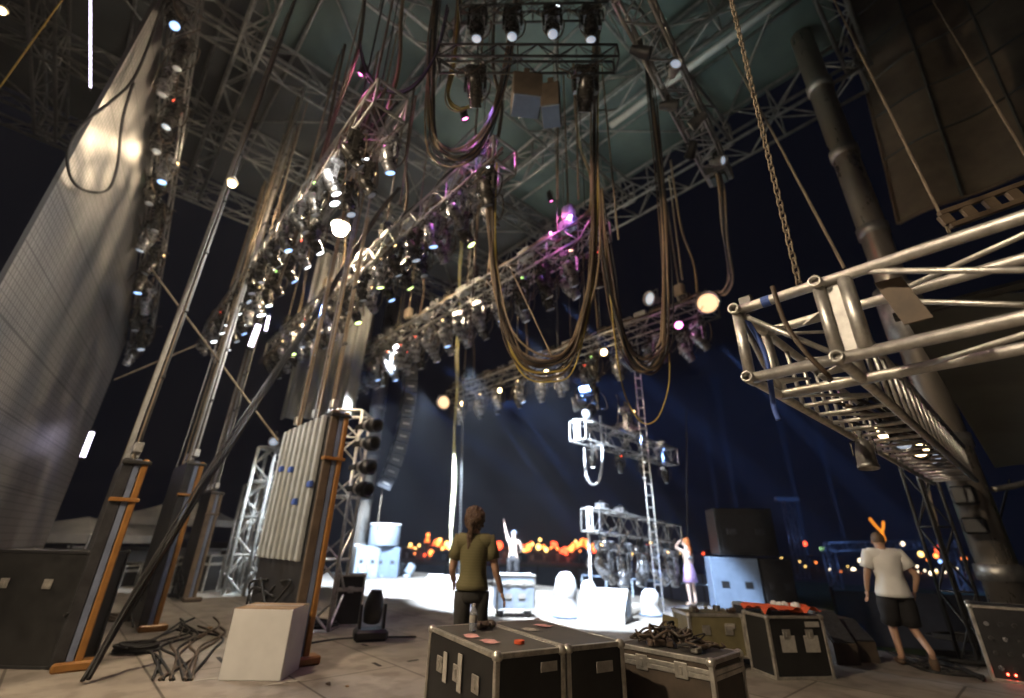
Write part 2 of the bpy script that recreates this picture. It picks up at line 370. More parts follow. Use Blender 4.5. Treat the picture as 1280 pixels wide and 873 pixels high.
def place(kind, loc, yaw, tilt, label, group=None, lens=None, scale=1.0, roll=None):
    """yaw in degrees about z of the fixture, tilt in degrees of the beam away from straight down towards the fixture's +y"""
    if kind in USED: t = copy_tree(PRO[kind])
    else: t = PRO[kind]; USED.add(kind)
    t.location = loc; t.rotation_euler = (roll or 0, 0, math.radians(yaw)); t.scale = (scale,)*3
    t['label'] = label
    if group: t['group'] = group
    elif 'group' in t: del t['group']
    h = kid(t, 'head'); h.rotation_euler = (math.radians(tilt), 0, 0)
    if lens: setmat(kid(h, 'lens'), lens)
    ds = kid(t, 'display')
    if ds and R.random() < .4: setmat(ds, R.choice(['p_gold','p_gold','p_green','p_red','p_white','p_gold']))  # some displays glow to stand in for coloured glints on the fixtures
    W = wmat(t) @ h.matrix_basis
    p = W @ V3((0,0,-.33)); d = (W.to_3x3() @ V3((0,0,-1))).normalized()
    return t, p, d
# yaw so that fixture +y points along world direction d
def yaw_of(d): return math.degrees(math.atan2(-d.x, d.y))

# ------------------------------------------------------------------ setting
def setting():
    GZ = -1.6
    tag(MB().quad(V3((-300,-250,GZ)), V3((300,-250,GZ)), V3((300,330,GZ)), V3((-300,330,GZ))).build('ground', 'ground'), kind='structure')
    g = MB().quad(S(-60,15.5,GZ+.01), S(20,15.5,GZ+.01), S(20,60,GZ+.01), S(-60,60,GZ+.01)).build('lawn', 'grass'); tag(g, kind='structure')
    st = MB()
    st.slab([S(-24,-9,-.12), S(5,-9,-.12), S(5,10.3,-.12), S(-5.2,10.3,-.12), S(-5.2,14.4,-.12), S(-24,14.4,-.12)], (0,0,.12))
    tag(st.build('stage_floor', 'floor'), kind='structure')
    sk = MB().slab([S(-23.9,-8.9,GZ), S(4.9,-8.9,GZ), S(4.9,10.2,GZ), S(-5.3,10.2,GZ), S(-5.3,14.3,GZ), S(-23.9,14.3,GZ)], (0,0,1.475))
    tag(sk.build('stage_base', 'stage_side'), kind='structure')
setting()

def roof():
    Z = 13.5
    t = thing('tarpaulin_canopy', S(-8,4,Z), 'huge tarpaulin stage roof on a lattice of trusses over the whole stage', 'roof')
    us = [-18.2,-14.4,-10.7,-7.1,-3.5,0.1]
    vs = [-8,-4,0,4,8.2,12.1]
    for i in range(5):
        for j in range(5):
            a, b, c, d = us[i], us[i+1], vs[j], vs[j+1]
            teal = (i >= 2 and j >= 2) or i >= 3
            m = MB().sheet(lambda p, q: S(a+(b-a)*p, c+(d-c)*q, Z+.75 - .32*math.sin(math.pi*p)*math.sin(math.pi*q) + .03*math.sin(17*p+5*i)*math.sin(9*q)), 12, 12)
            m.build('tarpaulin', 'tarp_teal' if teal else 'tarp_grey', t, True)
    for v in vs:
        big = v > 12
        ch, lac, en, _ = truss_geo(S(-18.2,v,Z-(.15 if big else 0)), S(.1,v,Z-(.15 if big else 0)), .9 if big else .5, 1.0, .05, .026, h=1.2 if big else .85)
        m = MB()
        for q in ch+[lac]+en: m.add(q.v, q.f)
        m.build('edge_truss' if big else 'rafter_truss', 'roof_steel', t, True)
    for u in us:
        ch, lac, en, _ = truss_geo(S(u,-8,Z-.02), S(u,12.1,Z-.02), .5, 1.0, .045, .022, h=.8)
        m = MB()
        for q in ch+[lac]+en: m.add(q.v, q.f)
        m.build('spine_truss', 'roof_steel', t, True)
    for k in range(11):
        v = -6 + k*1.75
        if min(abs(v-x) for x in vs) < .6: continue
        MB().tube([S(-18.2,v,Z+.45), S(.1,v,Z+.45)], .045, 6).build('purlin', 'roof_steel', t, True)
    # long pale tube in the teal bay
    MB().tube([S(-5.4,8.65,Z-.55), S(0,8.65,Z-.55)], .10, 8).build('front_tube', 'tube_white', t, True)
    for i in range(5):
        for j in range(5):
            if R.random() < .75: MB().tube([S(us[i],vs[j],Z+.3), S(us[i+1],vs[j+1],Z+.3)] if (i+j) % 2 else [S(us[i+1],vs[j],Z+.3), S(us[i],vs[j+1],Z+.3)], .03, 5).build('brace_rod', 'roof_steel', t, True)
roof()

def masts():
    def mast(p, r, h, label):
        t = thing('roof_mast', p, label, 'mast')
        MB().tube([p, p+V3((0,0,h))], r, 20).build('pipe', 'steel', t, True)
        for z in [k for k in (1.2, 3.2, 5.2, 7.6, 9.8, 12) if k < h]:
            MB().lathe(p+V3((0,0,z)), SZ, [(r,-.12),(r+.035,-.11),(r+.035,.11),(r,.12)], 20, False).build('collar', 'alu_dull', t, True)
        MB().box(p+V3((0,0,.05)), (r*4,r*4,.1), STAGE_AX, .02).build('foot_plate', 'dark_metal', t)
        return t
    p = V3((7.55,7.75,0))
    t = mast(p, .25, 14, 'thick shiny steel roof mast behind the near silver truss')
    d = V3((.8,.6,0))
    MB().lathe(p+V3((0,0,5.0)), SZ, [(.25,0),(.36,.03),(.36,1.2),(.25,1.26)], 20, False).build('sleeve_block', 'alu_dull', t, True)
    MB().box(p+V3((-.30,-.2,2.3)), (.3,.3,.28), STAGE_AX, .03).build('junction_box', 'black', t)
    MB().box(p+V3((-.30,-.2,1.85)), (.28,.3,.24), STAGE_AX, .03).build('junction_box', 'black', t)
    MB().tube(catmull([p+V3((.2,-.2,2.4)), p+V3((.9,-.3,2.6)), p+V3((1.3,-.4,3.2))]), .05, 6).build('side_arm', 'alu_dull', t, True)
    mast(V3((-6.75,22.6,0)), .36, 14, 'pale steel roof mast at the far left corner behind the lattice tower')
    # ladder truss standing beside the right mast
    truss(p+V3((-.62,.15,0)), p+V3((-.62,.15,4.6)), .3, 'ladder_truss', 'dark upright lattice standing beside the thick steel mast', pitch=.45, rc=.025, m='dark_metal', up=V3((1,0,0)))
masts()

# ------------------------------------------------------------------ grey strip screen
def screen():
    o = V3((-12,13,0)); e = V3((.53,-.848,0)); n = V3((.848,.53,0))
    prof = [(-.2,7.0),(1.5,8.1),(3,9.2),(4.5,10.35),(6.5,11.2),(8.46,12.2)]
    t = tag(bpy.data.objects.new('strip_screen', None), 'huge grey video screen of vertical strips hanging at the left edge', 'screen'); col.objects.link(t)
    t.location = o; t.rotation_euler = (0,0,math.atan2(e.y, e.x))
    m = MB(); N = len(prof)
    def zb(d): return .25 + .12*d/8
    top = [o+e*a+SZ*z for a, z in prof]; bot = [o+e*a+SZ*zb(a) for a, z in prof]
    poly = bot + top[::-1]
    m.slab(poly, -n*.06)
    m.build('screen_panel', 'led', t)
    fr = MB()
    for k in range(7):
        a = -.1 + k*8.46/8
        z = 7.0+(a+.2)*.62
        fr.tube([o+e*a-n*.15+SZ*.3, o+e*a-n*.15+SZ*z], .03, 5)
    fr.build('back_frame', 'dark_metal', t, True)
    # dark cable loop hanging over the screen face
    def onwall(x, y, d=.16):
        r = ray(x, y); q0 = o+n*d-EYEP; return EYEP + r*(q0.dot(n)/r.dot(n))
    pts = [onwall(*q) for q in ((207,-6),(190,45),(166,100),(135,130),(104,155),(85,190),(90,225),(112,240),(136,236),(147,205),(153,150),(167,103))]
    off = V3()
    single(MB().tube(catmull([p+off for p in pts], 9), .025, 6), 'hanging_cable', 'cable_black', 'dark cable hanging in a long loop over the grey strip screen', 'cable', smooth=True)
    # truss along the top edge, with its lamps
    A = o+e*(-.2)+SZ*7.15+n*.35; B = o+e*8.6+SZ*12.5+n*.35
    tr = truss(A, B, .45, 'lighting_truss', 'cluttered sloping truss along the top edge of the grey strip screen', pitch=.45, m='alu_dull')
    for k in range(15):
        p = A.lerp(B, (k+.5)/15) + n*(.15 if k % 2 else -.05) + SZ*(-.28)
        _, q, d = place('dark' if k % 3 else 'grey', p, yaw_of(n)+R.uniform(-50,50), R.uniform(-40,60), 'moving spotlight on the sloping truss above the grey screen', 'spotlights above the grey screen', ['lens','e_pale','lens','lens','e_blue'][k % 5])
    return o, e, n
so, se, sn = screen()

# ------------------------------------------------------------------ the four lighting trusses
TR = [('rear', 1.8, 'first truss, nearest the grey screen'), ('A', 3.7, 'second truss, with violet lit end'), ('B', 6.4, 'third truss, lit gold along its top'), ('C', 11.3, 'farthest truss, with round floodlights')]
UL, UR, TZ = -16.6, -4.4, 7.45
def lighting_trusses():
    names = ['rearmost', 'second', 'third', 'farthest']
    for i, (nm, v, desc) in enumerate(TR):
        ur = UR if i else -4.8
        truss(S(UL,v,TZ), S(ur,v,TZ), .5, 'lighting_truss', ['crowded lighting truss hung nearest the grey screen, behind the hanging strips',
            'long lighting truss with a violet lit end, second from the grey screen', 'long truss lit gold along its top edge, above the line array',
            'farthest lighting truss, with a round floodlight at each end, over the stage front'][i], pitch=.45, rc=.026, rl=.013)
        # cables lying along the truss
        for q in range(3):
            c = MB(); y0 = R.uniform(-.2,.2)
            pts = [S(UL+.2+(ur-UL-.4)*k/26, v+y0+R.uniform(-.07,.07), TZ+.29+R.uniform(0,.07)+.03*q) for k in range(27)]
            c.tube(catmull(pts, 3), R.uniform(.022,.04), 5)
            single(c, 'power_cable', ['cable_black','cable_tan','cable_brown'][q], f'{["black","tan","brown"][q]} cable laid along the top of the {names[i]} lighting truss', 'cable', smooth=True)
        # ballast boxes on top
        u = UL+.5; k = 0
        while u < ur-.5:
            w = R.uniform(.3,.5)
            t = thing('ballast_box', S(u, v+R.uniform(-.08,.08), TZ+.36), f'small metal ballast box on top of the {names[i]} lighting truss', 'box', f'ballast boxes on the {names[i]} truss', rotz=ANG+R.uniform(-.15,.15))
            MB().box((0,0,.12), (w,.26,.24), b=.02).build('casing', R.choice(['alu_dull','fix_dark','fix_grey','alu']), t, local=True)
            MB().tube([(-.08,0,.24),(-.08,0,.3),(.08,0,.3),(.08,0,.24)], .012, 5).build('handle', 'black', t, local=True)
            MB().box((w*.3,.134,.13), (.03,.012,.03)).build('pilot_light', R.choice(['red','red','green','dark_metal','dark_metal','dark_metal']), t, local=True)
            u += R.uniform(.5,.95); k += 1
        # moving spotlights under both sides
        u = UL+.35; k = 0
        while u < ur-.1:
            side = -1 if k % 2 else 1
            kind = ('dark','dark','grey','grey')[i]
            if R.random() < .25: kind = 'grey' if kind == 'dark' else 'dark'
            lens = R.choice(['lens','lens','lens','lens','e_pale','e_blue'])
            if i in (0,) and R.random() < .3: lens = 'e_white'
            if i == 1 and R.random() < .15: lens = 'e_yg'
            if i == 0 and pxd(S(u, v+.22*side, TZ-.7), 425, 287) < 34: u += .35; k += 1; continue
            place(kind, S(u, v+.22*side, TZ-.3), yaw_of(SV)+R.uniform(-25,25), R.uniform(18,52), f'{"dark" if kind=="dark" else "grey"} moving spotlight hanging under the {names[i]} lighting truss', f'{"dark" if kind=="dark" else "grey"} spotlights under the {names[i]} truss', lens, scale=(.78,.85,1.0,1.1)[i])
            u += R.uniform(.31,.44) if i < 3 else R.uniform(.5,.75); k += 1
        # hoists
        for j in range(4):
            u = UL+.9+(ur-UL-1.8)*j/3
            t = thing('chain_hoist', S(u,v,TZ+.3), f'chain hoist carrying the {names[i]} lighting truss from the roof', 'hoist', f'hoists of the {names[i]} truss')
            b = S(u,v,TZ+.85)
            MB().box(b, (.3,.22,.4), STAGE_AX, .05).build('motor_body', 'rope' if j % 2 else 'fix_dark', t)
            MB().tube([S(u,v,TZ+1.05), S(u,v,13.1)], .022, 5).build('lifting_chain', 'rope', t)
            MB().tube([b-SZ*.2, S(u,v,TZ+.35)], .03, 6).build('hook', 'dark_metal', t)
            MB().lathe(b+SV*.18-SZ*.42, SZ, [(.07,0),(.1,.06),(.1,.34),(.06,.36)], 8).build('chain_bag', 'cable_black', t)
            pts = [S(u+.4,v+.15,TZ+.3), S(u+.45+R.uniform(-.2,.2),v+.2,TZ+1.6), S(u+.3,v+.1,10.5), S(u+.35,v,13.1)]
            single(MB().tube(catmull(pts, 6), .035, 5), 'feed_cable', R.choice(['cable_tan','cable_brown','cable_tan']), f'feed cable running up from the {names[i]} lighting truss to the roof', 'cable', f'feed cables of the {names[i]} truss', smooth=True)
lighting_trusses()

# lit lamps on the trusses
def lit_lamps():
    # work lamp under the roof
    def worklamp(p, label, mat_, r=.16):
        t = thing('work_lamp', p+SZ*.5, label, 'work lamp'); k = r/.15
        MB().tube([p+SZ*.75*k, p+SZ*.3*k], .03*k, 6).build('stem', 'dark_metal', t)
        MB().lathe(p+SZ*.12*k, SZ, [(a*k, b*k) for a, b in ((.2,-.02),(.17,.04),(.1,.16),(.05,.22))], 14, False).build('shade', 'alu_dull', t, True)
        MB().ell(p, r, r, r).build('bulb', mat_, t, True)
        return t
    p = atz(425,287,8.6); worklamp(p, 'brightest bare work lamp glaring under the roof', 'e_hot', .17)
    MB()
    lamp('POINT', p-SZ*.25, 850, (1,.80,.55), .15)
    p = aty(290,230,4.9); worklamp(p, 'small bare work lamp glowing behind the hanging strip columns', 'e_warm', .055)
    lamp('POINT', p-SZ*.2+V3((0,-.2,0)), 5, (1,.74,.45), .08)
    p = aty(2,14,4.2); worklamp(p, 'dim work lamp in the upper left corner', 'e_warm', .05)
    lamp('POINT', p-SZ*.15, 8, (1,.8,.5), .06)
    # farthest truss: round floods and warm bulbs
    C = 11.3
    def flood(px, py, v, label, lens, yaw, tilt, kind='flood', sc_=1.0):
        r = ray(px, py); d = r.x*SV.x + r.y*SV.y
        q = EYEP + r*(v/d)
        return place(kind, q + SZ*.36*sc_, yaw, tilt, label, None, lens, sc_)
    toward = math.degrees(math.atan2(1, 0))
    flood(885,380,11.0,'large round floodlight glowing warm at the right end of the farthest truss','e_soft',150,75,'flood',1.25)
    flood(556,503,11.0,'large round floodlight facing back at the left end of the farthest truss','e_soft',165,70,'flood',1.3)
    flood(815,374,11.0,'round pale floodlight on top of the farthest truss beside the cable loop','e_pale',120,80,'flood',.9)
    for px, py, lens, nm in ((580,507,'e_warm','leftmost small warm'),(627,491,'e_warm','second small warm'),(685,469,'e_warm','third small warm'),(757,445,'e_warm','rightmost small warm'),(850,412,'e_pink','single magenta')):
        _, q, d = flood(px, py, 10.95, f'{nm} lamp lit on the near side of the farthest truss', lens, yaw_of(-SV)+20, 80, 'par', 1.05 if px > 700 else .9)
        c = (1,.3,.8) if lens == 'e_pink' else (1,.76,.46)
        lamp('POINT', q+d*.12, 10 if lens == 'e_pink' else 26, c, .08)
    # second rear spotlights with bright faces
    for px, py, Y in ((448,192,6.0),(410,246,6.6),(308,378,11.2),(322,388,10.6),(300,402,12)):
        p = aty(px, py, Y)
        place('dark', p+SZ*.75, yaw_of(SV)+R.uniform(-12,12), 30, 'dark spotlight with a bright white face under the rearmost truss', 'bright white spotlights under the rearmost truss', 'e_white', 1.0)
    # glowing tubes
    for a, b, r, label in ((aty(113,-8,4.6), aty(113,110,5.2), .013, 'upright lit white tube light in the upper left corner'),(aty(115,541,11.5), aty(103,572,11.4), .05, 'short lit tube light beside the lower edge of the grey screen'),
                           (aty(323,407,9.5), aty(313,434,9.5), .055, 'short bright white tube light under the rearmost truss'),(aty(336,396,9.7), aty(332,414,9.7), .03, 'narrow bright tube light under the rearmost truss')):
        t = thing('tube_light', a, label, 'tube light'); d = (b-a).normalized()
        MB().tube([a, b], r, 8).build('tube', 'e_tube', t, True)
        MB().tube([a-d*.06, a], r*1.3, 8).build('end_cap', 'black', t); MB().tube([b, b+d*.06], r*1.3, 8).build('end_cap', 'black', t)
    # pink light on the near ends of second and third truss
    for v, u in ((3.7,-5.0),(6.4,-5.4)):
        _, q, d = place('par', S(u, v-.5, TZ+1.25), yaw_of(SV), 25, f'magenta lamp over the near end of the {"second" if v<5 else "third"} truss', None, 'e_pink', .6)
        lamp('SPOT', q, 90, (1,.22,.75), .06, S(u, v, TZ), 110, .6)
        lamp('SPOT', q+SU*.6, 50, (.35,.2,1), .06, S(u-.6, v, TZ), 100, .6)
    _, q, d = place('par', aty(452,96,5.2)+SZ*.3, 60, 30, 'small magenta lamp on the near end of the rearmost truss', None, 'e_pink', .5)
    lamp('POINT', q+d*.15, 25, (1,.2,.6), .06)
lit_lamps()

# ------------------------------------------------------------------ overhead frame at the top centre, side ladder truss
def overhead():
    Y = 5.0
    truss(aty(548,74,Y+.15), aty(770,74,Y+.15), .3, 'catwalk_truss', 'narrow dark truss carrying speaker boxes at the top centre', pitch=.34, rc=.022, rl=.01, m='dark_metal')
    truss(aty(575,12,Y+.3), aty(756,8,Y+.3), .32, 'catwalk_truss', 'upper narrow truss with four downward spotlights at the top centre', pitch=.34, rc=.022, rl=.01, m='dark_metal')
    for px in (598,641,690,737):
        place('dark', aty(px, 14, Y+.25)+SZ*.1, 0, R.uniform(-12,20), 'downward spotlight hanging from the upper narrow truss at top centre', 'spotlights of the upper narrow truss', 'e_pale', .95)
    place('dark', aty(730,84,Y), 0, 50, 'spotlight hanging at the right end of the narrow truss beside the speaker boxes', None, 'lens', 1.0)
    place('dark', aty(596,84,Y), 0, 60, 'spotlight hanging at the left end of the narrow truss beside the cable bundle', None, 'lens', .9)
    for px0, px1, py, nm in ((640,676,98,'left'),(677,700,110,'right')):
        a = aty(px0, py+10, Y-.05); b = aty(px1, py+10, Y-.05)
        t = thing('speaker_box', (a+b)/2, f'{nm} brown speaker box with a pale front hung under the narrow truss', 'speaker')
        c = (a+b)/2 - SZ*.2; w = (b-a).length
        tilt = head_ax(6 if nm == 'left' else -10)
        MB().box(c, (w,.42,.5), tilt, .015).build('cabinet', 'ply_brown', t)
        MB().box(c-SZ*.262, (w*.94,.40,.02), tilt, .006).build('front_grille', 'speaker_blue', t)
        MB().box(c+SZ*.40, (.09,.1,.34), tilt, .01).build('hanger', 'rack_end', t)
    # side truss running downstage
    a = atz(782,-20,8.7); b = atz(892,205,8.7)
    truss(a, b, .42, 'side_truss', 'dark ladder like truss running to the roof edge with red lamps at its end', pitch=.36, rc=.028, rl=.014, m='alu_dull')
    d = (b-a).normalized(); s = d.cross(SZ)
    for k in range(6):
        p = a.lerp(b, .18+.14*k)
        place('parsilver' if k % 2 else 'par', p-SZ*.2+s*(.15 if k % 2 else -.15), R.uniform(0,360), R.uniform(30,80), 'small lamp fixed to the dark ladder like truss', 'lamps on the dark side truss', 'e_pale' if k % 2 else 'lens', .8)
    t = thing('distribution_box', b, 'metal distribution box with red lamps at the end of the side truss', 'box')
    ax = (s, d, SZ)
    MB().box(b+d*.3, (.5,.45,.3), ax, .03).build('casing', 'alu_dull', t)
    MB().box(b+d*.3-SZ*.19, (.3,.3,.06), ax, .01).build('cover', 'tarp_teal', t)
    for dx in (-.2,.05,.2): MB().ell(b+d*.55+s*dx-SZ*.02, .035,.035,.035).build('red_lamp', 'red', t, True)
    return b + d*.3
side_end = overhead()

# ------------------------------------------------------------------ near silver truss corner
def near_truss():
    TL = EYEP + ray(921,389)*3.0
    s = .47; rc = .033; rl = .0165
    uT, vT, zT = TL.dot(SU), TL.dot(SV), TL.z
    def P(du, dv, dz): return S(uT+du, vT+dv, zT+dz)
    t = thing('silver_box_truss', P(0,0,-s), 'near silver box truss corner hanging at the right, open tube ends facing us', 'truss')
    # open tube ends: short hollow sleeves
    for du in (0, s):
        for dz in (0, -s):
            MB().lathe(P(du,-.06,dz), SV, [(rc*.72,.09),(rc*.72,0),(rc*1.08,0),(rc*1.08,.12)], 14, False).build('tube_end', 'alu', t, True)
            MB().lathe(P(du,.02,dz), SV, [(rc*.7,0),(.001,.002)], 12, False).build('bore_shade', 'black', t)  # black disc put in for the shade inside the open tube
    Lu, Lv = 5.2, 6.6
    for dz in (0, -s):
        MB().tube([P(.0,0,dz), P(Lu,0,dz)], rc, 14).build('front_chord', 'alu', t, True)
        MB().tube([P(.0,s,dz), P(Lu,s,dz)], rc, 14).build('rear_chord', 'alu', t, True)
        MB().tube([P(0,0.03,dz), P(0,Lv,dz)], rc*.92, 12).build('left_chord', 'alu', t, True)
        MB().tube([P(s,0.03,dz), P(s,Lv,dz)], rc*.92, 12).build('right_chord', 'alu', t, True)
    for du in (0, s, s+.13): MB().tube([P(du,0,-.02), P(du,0,-s+.02)], rc*(1 if du != s+.13 else 1.15), 12).build('upright', 'alu', t, True)
    MB().box(P(s+.065,0.01,-s/2), (.07,.012,s-.06), STAGE_AX).build('web_plate', 'alu_dull', t)
    for du in (0, s): MB().tube([P(du,s,-.02), P(du,s,-s+.02)], rc*.9, 10).build('upright', 'alu', t, True)
    # diagonal bracing of the arm going right
    st = 1.05; x = s+.2; k = 0
    while x < Lu-.3:
        a, b = (0, -s) if k % 2 == 0 else (-s, 0)
        for dv in (0, s): MB().tube([P(x,dv,a), P(min(x+st,Lu),dv,b)], rl, 10).build('brace', 'alu', t, True)
        for dz in (0, -s): MB().tube([P(x, 0 if k % 2 else s, dz), P(min(x+st,Lu), s if k % 2 else 0, dz)], rl, 8).build('brace', 'alu', t, True)
        MB().tube([P(x+st*.95,0,0), P(x+st*.95,s,0)], rl*1.3, 8).build('brace', 'alu', t, True)
        x += st; k += 1
    # corner gussets
    for dz in (-.05, -s+.05):
        MB().slab([P(.06,s-.05,dz), P(.22,s-.05,dz), P(.06,s-.21,dz)], SZ*.01).build('gusset', 'alu', t)
        MB().slab([P(s-.06,s-.05,dz), P(s-.22,s-.05,dz), P(s-.06,s-.21,dz)], SZ*.01).build('gusset', 'alu', t)
    MB().tube([P(.04,.02,-.05), P(s-.03,.02,-s+.05)], rl, 8).build('brace', 'alu', t, True)
    MB().tube([P(.0,.05,-.05), P(.0,s*.9,-s+.05)], rl, 8).build('brace', 'alu', t, True)
    MB().slab([P(s+.24,.1,-.05), P(s+.36,.1,-.06), P(s+.42,.1,-.33), P(s+.30,.1,-.33)], SV*.02).build('bracket_plate', 'rack_end', t)
    # the arm going away: close rungs
    y = s+.06; k = 0
    while y < Lv-.1:
        for du in (0, s):
            MB().tube([P(du,y,-.03), P(du,y+.10,-s+.03)], rl*.95, 8).build('rung', 'alu', t, True)
        MB().tube([P(.03,y,-s), P(s-.03,y,-s)], rl, 8).build('rung', 'alu', t, True)
        if k % 2 == 0:
            MB().tube([P(.03,y,-s), P(s-.03,y+.34,-s)], rl*.7, 6).build('rung', 'alu', t, True)
            MB().tube([P(.03,y,0), P(s-.03,y+.34,0)], rl*.7, 6).build('rung', 'alu', t, True)
        y += .34; k += 1
    MB().box(P(.05,.06,.05), (.09,.05,.12), STAGE_AX, .01).build('shackle', 'dark_metal', t)
    # taped bands
    MB().lathe(P(.16,0,0), SU, [(rc*1.06,0),(rc*1.06,.05)], 12, False).build('blue_tape', 'blue_clip', t)
    # hanging strap round the corner
    single(MB().tube(catmull([P(.25,-.05,.06), P(.27,-.045,-.2), P(.34,-.06,-.42), P(.4,0,-.55), P(.36,.2,-.52)], 6), .014, 6), 'safety_strap', 'cable_brown', 'brown safety strap tied around the end of the near silver truss', 'strap', smooth=True)
    single(MB().tube(catmull([P(.03,.05,-.05), P(.08,.1,-.3), P(.06,.12,-.62), P(.07,.12,-.72)], 6), .016, 6), 'blue_rope', 'blue_clip', 'short blue rope hanging inside the near silver truss end', 'rope', smooth=True)
    # par can under the far arm and cables on it
    q = EYEP + ray(1105,548)*3.6
    place('parsilver', P(.12,1.9,-s-.04), yaw_of(SV), -8, 'silver par can hanging under the near silver truss', None, 'lens', .62)
    for k in range(5):
        pts = [P(R.uniform(.1,.4), 1.2+j*.55+R.uniform(-.1,.1), -s+R.uniform(.03,.1)) for j in range(8)]
        single(MB().tube(catmull(pts, 5), .014, 5), 'lamp_cable', R.choice(['cable_black','cable_brown']), 'lamp cable lying inside the receding arm of the silver truss', 'cable', 'lamp cables in the silver truss', smooth=True)
    for k in range(4):
        place('parsilver' if k % 2 else 'par', P(.24,2.7+.6*k,-.12), 90+30*k, 60, 'par can lying inside the receding arm of the silver truss', 'par cans in the silver truss', None, .8)
    # wing ceiling of ribbed tarpaulin above the arm
    w = thing('wing_ceiling', P(.5,.4,.3), 'black ribbed tarpaulin ceiling behind the near silver truss', 'tarpaulin')
    m = MB().sheet(lambda a, b: P(.75+a*6.0, .62+b*4.6, -.10-.38*b + .035*math.sin(a*46)*(1-b*.4)), 110, 14)
    m.build('tarpaulin', 'tarp_black', w, True)
    m = MB()
    m.tube([P(.7,.62,-.08), P(6.8,.62,-.08)], .03, 6); m.build('edge_pipe', 'dark_metal', w)
    # chain carrying the corner
    ch = MB(); top = EYEP + ray(912,-8)*4.2; bot = P(.36,.1,.06)
    n = int((top-bot).length/.055); d = (top-bot).normalized(); a, b = frame(d)
    for i in range(n):
        c = bot + d*(.055*(i+.5)); w1 = a if i % 2 else b
        ch.tube([c+d*.036+w1*.008, c+d*.02+w1*.017, c-d*.02+w1*.017, c-d*.036+w1*.008, c-d*.036-w1*.008, c-d*.02-w1*.017, c+d*.02-w1*.017, c+d*.036-w1*.008, c+d*.036+w1*.008], .006, 5, False)
    single(ch, 'lifting_chain', 'rope', 'lifting chain running up from the near silver truss corner', 'chain', smooth=True)
    # slotted beam above the right arm
    a = aty(1180,276,3.3); b = aty(1330,222,3.0); d = (b-a).normalized(); n_ = SZ.cross(d).normalized()
    t = thing('slotted_beam', a, 'grey slotted beam behind the upper right of the silver truss', 'beam')
    L = (b-a).length; axb = (d, n_, d.cross(n_))
    Zb = d.cross(n_)
    for z in (.075,-.075): MB().box((a+b)/2+Zb*z, (L,.05,.05), axb, .006).build('flange', 'rack_end', t)
    for k in range(6): MB().box(a+d*(L*(k+.1)/5.2), (.09,.045,.105), axb, .004).build('web', 'rack_end', t)
    # steel guy lines
    for p0, p1, Y0, Y1, label in (((1040,-5),(1187,292),4.6,3.4,'left of the two pale guy ropes crossing the brown scrim'),((1163,-5),(1285,200),4.6,3.6,'right of the two pale guy ropes crossing the brown scrim'),((888,20),(1056,336),9,4.2,'thin slack rope between the lifting chain and the steel mast')):
        single(MB().tube([aty(*p0, Y0), aty(*p1, Y1)], .014 if Y0 < 8 else .018, 6), 'guy_rope', 'rope', label, 'rope')
near_truss()

def scrim():
    Y = 9.5
    A, B, C, D = aty(1046,-40,Y), aty(1124,281,Y), aty(1124,281,Y)+SU*7.5+SZ*.5, aty(1046,-40,Y)+SU*7.5+SZ*.5
    t = thing('side_scrim', B, 'brown seamed scrim hanging behind the pale guy ropes at the upper right', 'scrim')
    def f(a, b): return (A.lerp(D, a)).lerp(B.lerp(C, a), b) + SV*(.10*math.sin(a*21+b*3)+.07*math.sin(b*17+a*5))
    MB().sheet(f, 40, 30).build('cloth', 'tarp_brown', t, True)
    for k in range(1, 7): MB().tube([f(a/30, k/7.5)-SV*.03 for a in range(31)], .03, 5).build('seam', 'tarp_black', t)
    for k in range(1, 5): MB().tube([f(k/6, b/30)-SV*.03 for b in range(31)], .035, 5).build('seam', 'tarp_black', t)
    MB().tube([f(0, b/30) for b in range(31)], .05, 6).build('hem', 'rack_end', t)
    MB().tube([f(a/30, 1) for a in range(31)], .05, 6).build('hem', 'rack_end', t)
scrim()

